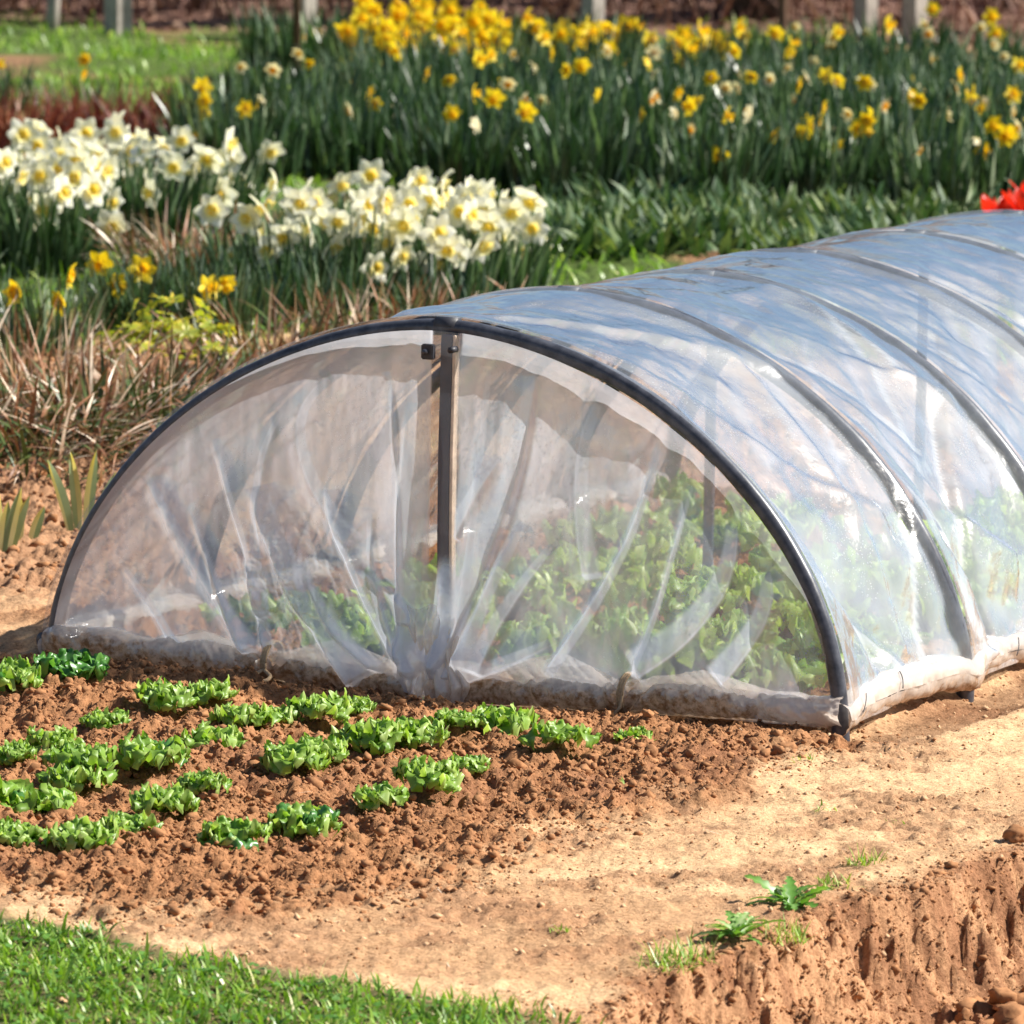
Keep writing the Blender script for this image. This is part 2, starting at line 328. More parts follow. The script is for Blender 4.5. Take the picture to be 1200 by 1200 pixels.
# shade along the tunnel's front and side foot, painted darker into the soil colour
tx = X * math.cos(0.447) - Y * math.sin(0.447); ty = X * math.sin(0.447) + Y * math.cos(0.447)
foot_shade = np.maximum((1 - smooth(0.02, 0.13, np.abs(ty + 0.09) + (fbm(X, Y, 12, 3, 77) - 0.5) * 0.1)) * (np.abs(tx) < 0.85),
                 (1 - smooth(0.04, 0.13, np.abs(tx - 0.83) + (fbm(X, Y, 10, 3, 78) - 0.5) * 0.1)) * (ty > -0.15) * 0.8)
c = cmix(c, np.array((0.15, 0.065, 0.03)), foot_shade * 0.85)
gr = smooth(4.8, 6.2, Y + (fbm(X, Y, 2, 3, 81) - 0.5) * 1.5)
gcol = cmix(np.zeros(X.shape + (3,)) + np.array((0.085, 0.13, 0.03)), np.array((0.26, 0.15, 0.08)), smooth(0.52, 0.66, fbm(X, Y, 0.9, 4, 85)))
c = cmix(c, gcol, gr)
redbed = (1 - smooth(0.5, 0.9, np.abs(Y - 11.4))) * (1 - smooth(-0.8, -0.5, X))
c = cmix(c, np.array((0.42, 0.22, 0.12)), redbed * 0.9)
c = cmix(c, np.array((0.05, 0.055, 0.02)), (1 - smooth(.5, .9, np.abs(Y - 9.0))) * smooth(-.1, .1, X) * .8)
c = cmix(c, np.array((0.26, 0.15, 0.11)), smooth(17.2, 17.8, Y + (fbm(X, Y, 3, 3, 88) - 0.5) * 0.8))
nx, ny = len(gx), len(gy)
ii = np.arange((ny - 1) * (nx - 1)); q = ii // (nx - 1) * nx + ii % (nx - 1)
F = np.stack([q, q + 1, q + nx + 1, q + nx], 1)
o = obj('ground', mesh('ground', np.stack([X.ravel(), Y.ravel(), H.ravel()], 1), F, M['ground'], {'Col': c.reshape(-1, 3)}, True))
tag(o, kind='structure')
print('ground', nx, ny)
def gz(x, y): return float(ground_h(np.array([x]), np.array([y]))[0][0])
def gzs(x, y): return ground_h(x, y)[0]

# ------------------------------------------------------------------ strap leaves / blades
def straps(base, az, Ln, Wd, lean, curl, seg=4, tint=None, twist=None, taper=2.5, tintspread=0.0, wave=0):
    n = len(az); ds = 1.0 / seg
    P = np.array(base, float).copy(); V = []; T = []
    dirh = np.stack([np.sin(az), np.cos(az)], 1)
    tw = np.zeros(n) if twist is None else twist
    for k in range(seg + 1):
        s = k / seg
        w = Wd * (0.55 + 0.45 * min(1, s * 3)) * max(0.02, (1 - s ** taper)) * 0.5
        ang = az + PI / 2 + tw * s
        wv = np.stack([np.sin(ang) * w, np.cos(ang) * w, np.zeros(n)], 1)
        V.append(P - wv); V.append(P + wv)
        t = (tint if tint is not None else np.full(n, 0.5)) + tintspread * (s - 0.5); T.append(t); T.append(t)
        phi = lean + curl * (s + ds / 2)
        P = P + np.concatenate([dirh * (np.sin(phi) * Ln * ds)[:, None], (np.cos(phi) * Ln * ds)[:, None]], 1)
    V = np.stack(V, 1); T = np.stack(T, 1)          # n, 2(seg+1), 3
    b = (np.arange(n) * 2 * (seg + 1))[:, None]
    k = np.arange(seg)[None, :] * 2
    F = np.stack([b + k, b + k + 1, b + k + 3, b + k + 2], -1).reshape(-1, 4)
    return V.reshape(-1, 3), F, np.clip(T.reshape(-1), 0, 1)

def U(a, b, n): return rng.uniform(a, b, n)
def disc(n, r, r2=None):
    a = U(0, 2 * PI, n); q_ = np.sqrt(U(0, 1, n)); return np.cos(a) * q_ * r, np.sin(a) * q_ * (r2 or r)

def ico(sub=1):
    t = (1 + 5 ** .5) / 2
    v = np.array([(-1, t, 0), (1, t, 0), (-1, -t, 0), (1, -t, 0), (0, -1, t), (0, 1, t), (0, -1, -t), (0, 1, -t), (t, 0, -1), (t, 0, 1), (-t, 0, -1), (-t, 0, 1)], float)
    v /= np.linalg.norm(v[0])
    f = np.array([(0, 11, 5), (0, 5, 1), (0, 1, 7), (0, 7, 10), (0, 10, 11), (1, 5, 9), (5, 11, 4), (11, 10, 2), (10, 7, 6), (7, 1, 8), (3, 9, 4), (3, 4, 2), (3, 2, 6), (3, 6, 8), (3, 8, 9), (4, 9, 5), (2, 4, 11), (6, 2, 10), (8, 6, 7), (9, 8, 1)])
    for _ in range(sub):
        V = list(map(tuple, v)); F2 = []; cache = {}
        def mid(a, b):
            k = (min(a, b), max(a, b))
            if k not in cache:
                m_ = (np.array(V[a]) + np.array(V[b])); m_ /= np.linalg.norm(m_); cache[k] = len(V); V.append(tuple(m_))
            return cache[k]
        for a, b, c_ in f:
            ab, bc, ca_ = mid(a, b), mid(b, c_), mid(c_, a); F2 += [(a, ab, ca_), (b, bc, ab), (c_, ca_, bc), (ab, bc, ca_)]
        v = np.array(V); f = np.array(F2)
    return v, f

def clods(x, y, r, sub=0, sink=0.25):
    v, f = ico(sub) if sub >= 0 else (np.array([(1, 0, 0), (-1, 0, 0), (0, 1, 0), (0, -1, 0), (0, 0, 1), (0, 0, -1.)]), np.array([(0, 2, 4), (2, 1, 4), (1, 3, 4), (3, 0, 4), (2, 0, 5), (1, 2, 5), (3, 1, 5), (0, 3, 5)])); n = len(x)
    rad = 1 + rng.normal(0, 0.3, (n, len(v), 1)).clip(-0.5, 0.5)
    P = v[None] * rad * np.stack([r * U(.8, 1.3, n), r * U(.8, 1.3, n), r * U(.55, 1.0, n)], 1)[:, None, :]
    a = U(0, 2 * PI, n); ca_, sa_ = np.cos(a)[:, None], np.sin(a)[:, None]
    P = np.stack([P[..., 0] * ca_ - P[..., 1] * sa_, P[..., 0] * sa_ + P[..., 1] * ca_, P[..., 2]], -1)
    z = gzs(x, y) + r * sink
    P = P + np.stack([x, y, z], 1)[:, None, :]
    F = (f[None] + (np.arange(n) * len(v))[:, None, None]).reshape(-1, 3)
    return P.reshape(-1, 3), F

def tube(pts, r, sides=12, closed_ends=True):
    pts = np.array(pts, float); n = len(pts); r = np.broadcast_to(np.array(r, float), (n,))
    T = np.gradient(pts, axis=0); T /= np.linalg.norm(T, axis=1)[:, None] + 1e-12
    up = np.array((0, 0, 1.0)) if abs(T[0][2]) < 0.9 else np.array((0, 1.0, 0))
    V = []
    nrm = np.cross(T[0], up); nrm /= np.linalg.norm(nrm)
    for i in range(n):
        nrm = nrm - T[i] * (nrm @ T[i]); nrm /= np.linalg.norm(nrm); b = np.cross(T[i], nrm)
        a = np.linspace(0, 2 * PI, sides, endpoint=False)
        V.append(pts[i] + r[i] * (np.cos(a)[:, None] * nrm + np.sin(a)[:, None] * b))
    V = np.concatenate(V); F = []
    for i in range(n - 1):
        for j in range(sides): F.append((i * sides + j, i * sides + (j + 1) % sides, (i + 1) * sides + (j + 1) % sides, (i + 1) * sides + j))
    Fs = [np.array(F)]
    if closed_ends: Fs += [np.array([list(range(sides))[::-1]]), np.array([[(n - 1) * sides + j for j in range(sides)]])]
    return V, Fs

def box(cx, cy, cz, sx, sy, sz, rz=0):
    v = np.array([(i, j, k) for i in (-.5, .5) for j in (-.5, .5) for k in (-.5, .5)]) * (sx, sy, sz)
    a = math.cos(rz), math.sin(rz); v = np.stack([v[:, 0] * a[0] - v[:, 1] * a[1], v[:, 0] * a[1] + v[:, 1] * a[0], v[:, 2]], 1) + (cx, cy, cz)
    f = np.array([(0, 1, 3, 2), (4, 6, 7, 5), (0, 4, 5, 1), (2, 3, 7, 6), (0, 2, 6, 4), (1, 5, 7, 3)])
    return v, f

def bevelled(name, v, f, mat, w=0.002):
    import bmesh
    bm = bmesh.new(); vs = [bm.verts.new(p) for p in v]
    for q_ in f: bm.faces.new([vs[i] for i in q_])
    bmesh.ops.bevel(bm, geom=bm.edges[:], offset=w, segments=2, affect='EDGES'); bmesh.ops.recalc_face_normals(bm, faces=bm.faces)
    me = bpy.data.meshes.new(name); bm.to_mesh(me); bm.free(); me.materials.append(mat); return me

# ------------------------------------------------------------------ loose soil
def scatter_dug(n, lo, hi, x0=-1.15, x1=0.95, y0=-2.3, y1=0.2):
    x = U(x0, x1, n); y = U(y0, y1, n)
    k = poly_sd(x, y, DUG) < rng.normal(0, 0.06, n)
    x, y = x[k], y[k]; r = lo + (hi - lo) * U(0, 1, len(x)) ** 3
    return x, y, r
x, y, r = scatter_dug(52000, 0.0018, 0.0055, -.9, .85, -2.3, .1)
V, F = clods(x, y, r, -1, .1); tag(obj('soil_crumbs', mesh('soil_crumbs', V, F, M['clod'])), 'fine reddish crumbs covering the freshly dug bed', 'soil crumbs', kind='stuff')
x, y, r = scatter_dug(9000, 0.004, 0.010)
V, F = clods(x, y, r, 0, -.1); o = obj('soil_crumbs', mesh('soil_crumbs', V, F, M['clod'], None, False)); tag(o, 'loose reddish brown crumbs of dug soil around the young lettuces', 'soil crumbs', kind='stuff')
n = 260; x = U(-0.75, 0.75, n); y = U(-2.1, -0.25, n); k = poly_sd(x, y, DUG) < -0.02; x, y = x[k], y[k]
V, F = clods(x, y, U(0.007, 0.014, len(x)), 1, -0.1); o = obj('soil_clods', mesh('soil_clods', V, F, M['clod'])); tag(o, 'fist-sized lumps of turned red earth among the lettuces', 'soil clods', kind='stuff')
n = 16000; x = U(-0.5, 1.3, n); y = U(-3.0, 0.9, n); k = (poly_sd(x, y, DUG) > 0.0) & (fbm(x, y, 5.5, 3, 31) + U(-.12, .12, n) > 0.5); x, y = x[k], y[k]
V, F = clods(x, y, 0.0012 + 0.006 * U(0, 1, len(x)) ** 6, -1, 0); o = obj('path_grit', mesh('path_grit', V, F, M['pale_clod'])); tag(o, 'small dry crumbs of earth lying on the trodden sandy path', 'grit', kind='stuff')
n = 4200; y = U(-3.0, 0.3, n); x = np.interp(y, BANKX[:, 1], BANKX[:, 0]) + U(-0.02, 0.6, n)
dl = x - np.interp(y, BANKX[:, 1], BANKX[:, 0]); r = np.where(dl < .16, .0025 + .006 * U(0, 1, n) ** 3, np.where(dl > .2, .005 + .03 * U(0, 1, n) ** 3, .004 + .012 * U(0, 1, n) ** 3))
big = r > .008; V, F = clods(x[~big], y[~big], r[~big], 0, 0.0); Vc, Fc = clods(x[big], y[big], r[big], 1, -.1); F = np.concatenate([F, Fc + len(V)]); V = np.concatenate([V, Vc])
n = 14000; y3 = U(-3.0, 0.1, n); x3 = np.interp(y3, BANKX[:, 1], BANKX[:, 0]) + rng.normal(.07, .07, n); V3, F3 = clods(x3, y3, .001 + .003 * U(0, 1, n) ** 2, -1, 0)
F = np.concatenate([F, F3 + len(V)]); V = np.concatenate([V, V3]); o = obj('trench_clods', mesh('trench_clods', V, F, M['clod'])); tag(o, 'broken lumps of red earth at the foot of the cut bank', 'soil clods', kind='stuff')
n = 2600; x = U(-1.6, -0.45, n); y = U(0.9, 5.0, n)
V, F = clods(x, y, 0.003 + 0.010 * U(0, 1, n) ** 2, 0); o = obj('mulch', mesh('mulch', V, F, M['clod'])); tag(o, 'orange brown crumbly mulch on the flower bed left of the tunnel', 'mulch', kind='stuff')
n = 15000; x = U(-.45, 1.2, n); y = U(-2.9, .6, n); k = (poly_sd(x, y, LAWN) > 0) & (U(0, 1, n) < .25 + .9 * smooth(.45, .6, fbm(x, y, 9, 3, 37))); x, y = x[k], y[k]
V, F = clods(x, y, .0008 + .0028 * U(0, 1, len(x)) ** 3, -1, .1); tag(obj('path_crumbs', mesh('path_crumbs', V, F, M['clod'])), 'dark reddish soil crumbs kicked over the sandy path', 'soil crumbs', kind='stuff')
for x_, y_, r_, lb in [(-0.115, -1.97, 0.012, 'small reddish stone at the edge of the dug bed nearest the lawn'), (0.89, -1.42, 0.02, 'dark lump of earth perched on the lip of the cut bank'),
                       (-0.26, -0.86, 0.02, 'large rusty clod between two rows of young lettuces'), (0.46, -0.84, 0.014, 'dark clod where the dug bed meets the sandy path')]:
    v, f = ico(2); v = v * (1 + (fbm(v[:, 0] + 5 * x_, v[:, 1] + v[:, 2], 1.7, 3, 91)[:, None] - .5) * 0.8) * (r_, r_, r_ * .75)
    o = obj('stone' if 'stone' in lb else 'clod', mesh('clod', v, f, M['clod']), None, (x_, y_, gz(x_, y_) + r_ * .35)); tag(o, lb, 'stone' if 'stone' in lb else 'clod')

# ------------------------------------------------------------------ lawn
def blades(name, x, y, Lr, Wr, label, cat, mat, lean=(0.1, 0.9), curl=(0.2, 1.2), seg=3, tb=0.45, ts=0.2, pale=0.04, par=None, kind='stuff', zoff=-0.004, base=None):
    n = len(x); t = np.clip(rng.normal(tb, ts, n), 0, 0.92); t[U(0, 1, n) < pale] = 1
    z = gzs(x, y) + zoff if base is None else base
    V, F, T = straps(np.stack([x, y, z], 1), U(0, 2 * PI, n), U(*Lr, n), U(*Wr, n), U(*lean, n), U(*curl, n), seg, t, U(-1, 1, n))
    o = obj(name, mesh(name, V, F, mat, {'tint': T}, True), par)
    if label: tag(o, label, cat)
    return tag(o, kind=kind)
n = 42000; x = U(-1.5, 0.25, n); y = U(-3.5, -1.7, n)
d = poly_sd(x, y, LAWN) + (fbm(x, y, 12, 3, 95) - .5) * 0.2; k = (d < 0.0) & (U(0, 1, n) < smooth(0.0, 0.09, -d) + .15); x, y = x[k], y[k]
hh = (0.45 + 1.0 * fbm(x, y, 11, 3, 97)) * np.where(U(0, 1, len(x)) < .08, 1.6, 1)
nb = len(x)
V, F, T = straps(np.stack([x, y, gzs(x, y) - .003], 1), U(0, 2 * PI, nb), U(0.014, 0.036, nb) * hh, U(0.0025, 0.0065, nb), U(0.0, 0.9, nb), U(0.2, 1.3, nb), 3,
                 np.clip(rng.normal(.38, .2, nb) + (fbm(x, y, 9, 2, 99) - .5) * .6 + (U(0, 1, nb) < .03) * .6, 0, 1), U(-1, 1, nb))
tag(obj('lawn_grass', mesh('lawn_grass', V, F, M['lawn'], {'tint': T}, True)), 'short green lawn grass along the near left edge of the dug soil', 'lawn grass', kind='stuff')
n = 2400; x = U(-1.0, 0.12, n); y = U(-3.2, -2.0, n); k = poly_sd(x, y, LAWN) < -0.03; x, y = x[k], y[k]; n = len(x)
V, F, T = straps(np.stack([x, y, gzs(x, y) + .008], 1), U(0, 2 * PI, n), U(0.008, 0.016, n), U(0.007, 0.013, n), U(0.8, 1.4, n), U(0.1, .6, n), 3, U(.1, .7, n), U(-1, 1, n), taper=5)
tag(obj('clover', mesh('clover', V, F, M['weed'], {'tint': T}, True)), 'small round clover leaves scattered through the lawn', 'clover', kind='stuff')
# grass strips between and behind the flower beds
n = 26000; x = U(-2.6, 3.4, n); y = U(5.2, 17.7, n); k = (fbm(x, y, 0.9, 4, 85) < 0.56) & ((np.abs(y - 11.4) > .5) | (x > -0.7)); x, y = x[k], y[k]
blades('back_grass', x, y, (0.03, 0.09), (0.006, 0.013), 'rough green grass between the daffodil beds and the fence posts', 'grass', M['lawn'], tb=.5)

# ------------------------------------------------------------------ lettuces
def frill_leaf(L_, W_, seed, nu=19, nv=13, ruff=0.34, curl=1.0):
    r_ = np.random.default_rng(seed); s = np.linspace(0, 1, nu)[:, None]; t = np.linspace(-1, 1, nv)[None]
    w = W_ * (0.16 + 0.84 * s ** .75) * np.sqrt(np.clip(1.04 - s ** 9, 0, 1))
    ph = r_.uniform(0, 6, 6)
    th = curl * (s ** 1.6) * 1.5 - .25                       # the leaf arches outwards
    cy = np.concatenate([[0], np.cumsum(np.cos(th[1:, 0]) / (nu - 1))])[:, None] * L_
    cz = -np.concatenate([[0], np.cumsum(np.sin(th[1:, 0]) / (nu - 1))])[:, None] * L_
    ny_ = np.sin(th); nz_ = np.cos(th)
    ed = np.abs(t) ** 1.6
    rf = W_ * ruff * ed * (np.sin(s * 15 + ph[0] + 2 * np.sign(t)) + .6 * np.sin(s * 27 + ph[1] * np.sign(t))) * (0.25 + s) + W_ * ruff * .8 * s ** 4 * np.sin(t * 7 + ph[2])
    cup = w * .2 * t * t * (1 - .7 * s) - W_ * .06 * np.cos(t * 14 + ph[4]) * s * (1 - np.abs(t)) 
    tooth = 1 + ed * (.10 * np.sin(s * 24 + ph[3]) + .06 * np.where(np.arange(nu)[:, None] % 2, 1, -1))
    d = rf + cup
    tip = W_ * .07 * s ** 6 * np.where(np.arange(nv)[None] % 2, 1, -1)
    x_ = w * t * tooth * (1 - .15 * s); y_ = cy + ny_ * d + tip - L_ * .12 * t * t * s; z_ = cz + nz_ * d
    V = np.stack([x_ + 0 * y_, y_, z_], -1).reshape(-1, 3)
    q_ = (np.arange(nu - 1)[:, None] * nv + np.arange(nv - 1)[None]).ravel()
    F = np.stack([q_, q_ + 1, q_ + nv + 1, q_ + nv], 1)
    ti = (0.2 + 0.5 * ed * s + 0.15 * s + 0.3 * (np.abs(t) < .1) * (1 - s)).reshape(-1)
    return V, F, ti
def leaf_set(mat, L_, W_, k0, k=7, **kw):
    out = []
    for i in range(k):
        V, F, t = frill_leaf(L_, W_, k0 + i, curl=random.uniform(.5, 1.3), **kw)
        out.append(mesh('leaf', V, F, mat, {'tint': t + random.uniform(-.12, .12)}, True))
    return out
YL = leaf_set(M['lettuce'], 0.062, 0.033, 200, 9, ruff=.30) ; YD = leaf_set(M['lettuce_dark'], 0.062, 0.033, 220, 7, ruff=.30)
BL = leaf_set(M['big_lettuce'], 0.185, 0.060, 240, 6, ruff=.42); BL2 = leaf_set(M['lettuce'], 0.17, 0.055, 260, 5, ruff=.45)
def lettuce(x_, y_, sc, leaves, label, group, n=15, flat=0.0, zz=None, parent_rot=0):
    t = thing('lettuce', label, 'lettuce', (x_, y_, (gz(x_, y_) if zz is None else zz) + 0.004), random.uniform(0, 6.28), group)
    for i in range(n):
        f_ = i / (n - 1); el = R_((88 if sc > .0 and leaves is not YL else 80) - 66 * f_ ** .7) * (1 - flat)
        az = i * 2.4 + random.uniform(-.3, .3); s_ = sc * random.uniform(.78, 1.1) * (0.72 + .4 * f_)
        o = obj('leaf', random.choice(leaves), t, (math.sin(az) * -.006 * sc, math.cos(az) * .006 * sc, 0.004), None, s_)
        o.rotation_euler = (Matrix.Rotation(az, 3, 'Z') @ Matrix.Rotation(el, 3, 'X') @ Matrix.Rotation(random.uniform(-.4, .4), 3, 'Y')).to_euler()
    return t
ORD = ['first', 'second', 'third', 'fourth', 'fifth', 'sixth', 'seventh', 'eighth', 'ninth', 'tenth', 'eleventh', 'twelfth', 'thirteenth']
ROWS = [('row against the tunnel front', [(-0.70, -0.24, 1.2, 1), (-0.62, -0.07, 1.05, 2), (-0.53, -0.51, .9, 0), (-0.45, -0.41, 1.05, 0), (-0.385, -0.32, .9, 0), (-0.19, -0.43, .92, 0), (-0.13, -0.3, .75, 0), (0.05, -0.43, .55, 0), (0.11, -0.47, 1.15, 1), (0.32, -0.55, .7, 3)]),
        ('second row back from the tunnel', [(-0.67, -0.85, .8, 0), (-0.61, -0.74, .85, 0), (-0.53, -1.0, .95, 0), (-0.43, -0.95, 1.15, 1), (-0.36, -0.7, 1.0, 0), (-0.3, -0.54, .9, 0), (-0.245, -0.42, .75, 0), (-0.09, -0.76, 1.05, 0), (-0.03, -0.69, 1.0, 0), (0.03, -0.54, .65, 0), (0.21, -0.74, .9, 3)]),
        ('third row back from the tunnel', [(-0.68, -1.32, 1.0, 0), (-0.60, -1.28, 1.2, 1), (-0.54, -1.11, 1.05, 0), (-0.22, -0.97, .95, 0), (-0.16, -0.86, .9, 0)]),
        ('front row nearest the lawn', [(-0.61, -1.58, .8, 0), (-0.51, -1.63, 1.15, 0), (-0.44, -1.51, .9, 0), (-0.39, -1.34, 1.05, 0), (-0.335, -1.21, .8, 0), (-0.27, -1.55, .95, 1), (-0.19, -1.47, 1.05, 1), (-0.08, -1.24, .92, 0), (0.01, -1.1, 1.0, 0), (0.06, -0.97, .7, 0)])]
look = {0: 'bright green frilly lettuce', 1: 'large open lettuce', 2: 'dark shaded lettuce', 3: 'small flattened lettuce'}
for rn, lst in ROWS:
    for i, (x_, y_, s_, kd) in enumerate(sorted(lst)):
        pos = 'leftmost' if i == 0 else ('rightmost' if i == len(lst) - 1 else ORD[i] + ' from the left')
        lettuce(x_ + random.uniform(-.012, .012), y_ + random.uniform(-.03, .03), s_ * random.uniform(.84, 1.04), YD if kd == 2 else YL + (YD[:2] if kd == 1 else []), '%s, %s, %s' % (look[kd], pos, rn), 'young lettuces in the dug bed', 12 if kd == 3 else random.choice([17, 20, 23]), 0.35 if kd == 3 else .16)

# ------------------------------------------------------------------ the tunnel (its own frame: x across, y along)
TR = -0.447
RX = 0.75; NEXP = 1.8325
HY = [0, 0.5472, 1.0802, 1.5927, 2.106, 2.6201]
HH = [.6174, .6283, .6096, .6109, .6066, .6066]
LEAN = [.0236, -.0405, .0102, -.0257, -.0031, .0017]
tun = thing('polytunnel', 'low garden polytunnel of clear film stretched over dark pipe hoops', 'polytunnel', (0, 0, 0), TR)
def arch(t, Rr, Hh):
    c_, s_ = np.cos(t), np.sin(t)
    return Rr * np.sign(s_) * np.abs(s_) ** (2 / NEXP), Hh * np.abs(c_) ** (2 / NEXP)
for k, y0 in enumerate(HY):
    # sample evenly by arc length
    t = np.linspace(-PI / 2, PI / 2, 2000); ax, az = arch(t, RX, HH[k]); l = np.concatenate([[0], np.cumsum(np.hypot(np.diff(ax), np.diff(az)))])
    tt = np.interp(np.linspace(0, l[-1], 90), l, t); ax, az = arch(tt, RX, HH[k])
    wob = 0.004 * np.sin(np.linspace(0, 11, 90) + k) + .0015 * np.sin(np.linspace(0, 31, 90) + 2 * k)
    pts = np.stack([ax, y0 + LEAN[k] * az / HH[k] + wob, az + wob * .5], 1)
    pts = np.concatenate([[[-RX, y0, -0.08]], [[-RX, y0, -0.03]], pts, [[RX, y0, -0.03]], [[RX, y0, -0.08]]])
    V, F = tube(pts, (0.0142 if k == 0 else .0155) + .0009 * np.sin(np.arange(len(pts)) * .7 + k) * (np.arange(len(pts)) % 7 < 3), 16)
    h_ = obj('hoop', mesh('hoop', V, F, M['pipe'], None, True), tun)
    if k == 0: h_['label'] = 'front hoop of dark grey pipe framing the end panel'
    # film clip / tape at the crown
    V, F = tube([(-0.02, y0 + LEAN[k], HH[k] + .001), (0.02, y0 + LEAN[k], HH[k] + .001)], 0.0165, 14)
    obj('clip', mesh('clip', V, F, M['black'], None, True), tun)
# centre posts
for k in (0, 2, 4):
    v, f = box(0.012, HY[k] + 0.016 + LEAN[k] * .5, HH[k] / 2 - .05, 0.018, 0.012, HH[k] + .08)
    if k == 0:
        zs_ = [-.05, .06, .15, .26, .4, .606]; ys2 = [.012, .008, .003, -.001, -.002, .004]
        v = np.array([(0.012 + sx * .0115, y_ + sy * .008, z_) for z_, y_ in zip(zs_, ys2) for sx, sy in ((-1, -1), (1, -1), (1, 1), (-1, 1))])
        f = [(a * 4 + j, a * 4 + (j + 1) % 4, a * 4 + 4 + (j + 1) % 4, a * 4 + 4 + j) for a in range(5) for j in range(4)] + [(0, 3, 2, 1), (20, 21, 22, 23)]
    o = obj('centre_post', bevelled('centre_post', v, f, M['post'], .0015), tun)
    if k: continue
    v, f = box(0.0292, HY[k] + 0.016 + LEAN[k] * .5, HH[k] / 2 - .05, 0.008, 0.018, HH[k] + .06)
    if k == 0:
        v = np.array([(0.0262 + sx * .0026, y_ + sy * .009, z_) for z_, y_ in zip(zs_, ys2) for sx, sy in ((-1, -1), (1, -1), (1, 1), (-1, 1))])
        f = [(a * 4 + j, a * 4 + (j + 1) % 4, a * 4 + 4 + (j + 1) % 4, a * 4 + 4 + j) for a in range(5) for j in range(4)] + [(0, 3, 2, 1), (20, 21, 22, 23)]
    obj('post_sunlit_edge', bevelled('post_sunlit_edge', v, f, M['edge'], .001), o)  # added pale strip: sunlight on the post's right side, put into its colour
v, f = box(-0.013, -.024, .578, 0.022, 0.014, 0.026); br = obj('bracket', bevelled('bracket', v, f, M['black'], .002), tun)
V, F = tube([(-0.015, -.024, .578), (-0.015, -0.037, .578)], 0.0055, 10); obj('bolt', mesh('bolt', V, F, M['pipe'], None, True), br)
V, F = tube([(0.037, -.02, .585), (0.037, -0.042, .585)], 0.0055, 10); obj('bolt', mesh('bolt', V, F, M['black'], None, True), tun)
# base rails: front one and two side ones
for pts in ([(-RX, .012, .012), (-.3, .012, .01), (0.02, .012, -.004), (.36, .012, .01), (RX - .03, .012, .016)], [(-RX - .02, 0, .02), (-RX - .02, 2.62, .02)], [(RX - .015, .005, .022), (RX - .015, 1.2, .03), (RX - .015, 2.62, .022)]):
    V, F = tube(pts, 0.015, 12); obj('base_rail', mesh('base_rail', V, F, M['pipe'], None, True), tun)

def bez(p, n=40):
    p = np.array(p, float); t = np.linspace(0, 1, n)[:, None]
    c_ = 2 * p[1] - 0.5 * (p[0] + p[2])
    return (1 - t) ** 2 * p[0] + 2 * t * (1 - t) * c_ + t * t * p[2]
def creases(P, L_):
    """P (N,2). each crease: pts3, amp, sharp width, soft width, side, double-layer band width (m)"""
    D = np.zeros(len(P)); LY = np.zeros(len(P))
    for pts, amp, w1, w2, side, band in L_:
        B = bez(pts, 26); E_ = np.diff(B, axis=0); el2 = (E_ ** 2).sum(1)
        lo = B.min(0) - .12; hi = B.max(0) + .12
        k = np.where(((P > lo) & (P < hi)).all(1))[0]
        if not len(k): continue
        best = np.full(len(k), 1e9); sg = np.zeros(len(k)); s_ = np.zeros(len(k))
        for j in range(len(E_)):
            v = P[k] - B[j]; t = np.clip((v @ E_[j]) / el2[j], 0, 1); w = v - t[:, None] * E_[j]; d2 = (w ** 2).sum(1)
            m_ = d2 < best; best[m_] = d2[m_]; s_[m_] = (j + t[m_]) / len(E_); sg[m_] = np.sign(E_[j][0] * v[m_, 1] - E_[j][1] * v[m_, 0]) * side
        d = np.sqrt(best)
        env = np.clip(s_ / .25, 0, 1) ** .8 * (0.6 + .4 * s_) * np.clip((1 - s_) / .03, 0.0, 1)
        sd_ = d * sg
        prof = np.where(sd_ > 0, np.exp(-(sd_ / w2) ** 2), np.exp(-(-sd_ / w1) ** 2) * 1.0)
        D[k] += amp * env * prof
        if band:
            b = band * (0.45 + .55 * s_)
            LY[k] += 2.2 * env * np.exp(-(sd_ / .0022) ** 2)
            LY[k] += 1.9 * env ** .6 * smooth(-.0015, .001, sd_) * (1 - smooth(0.75, 1.0, sd_ / b))
    return D, LY

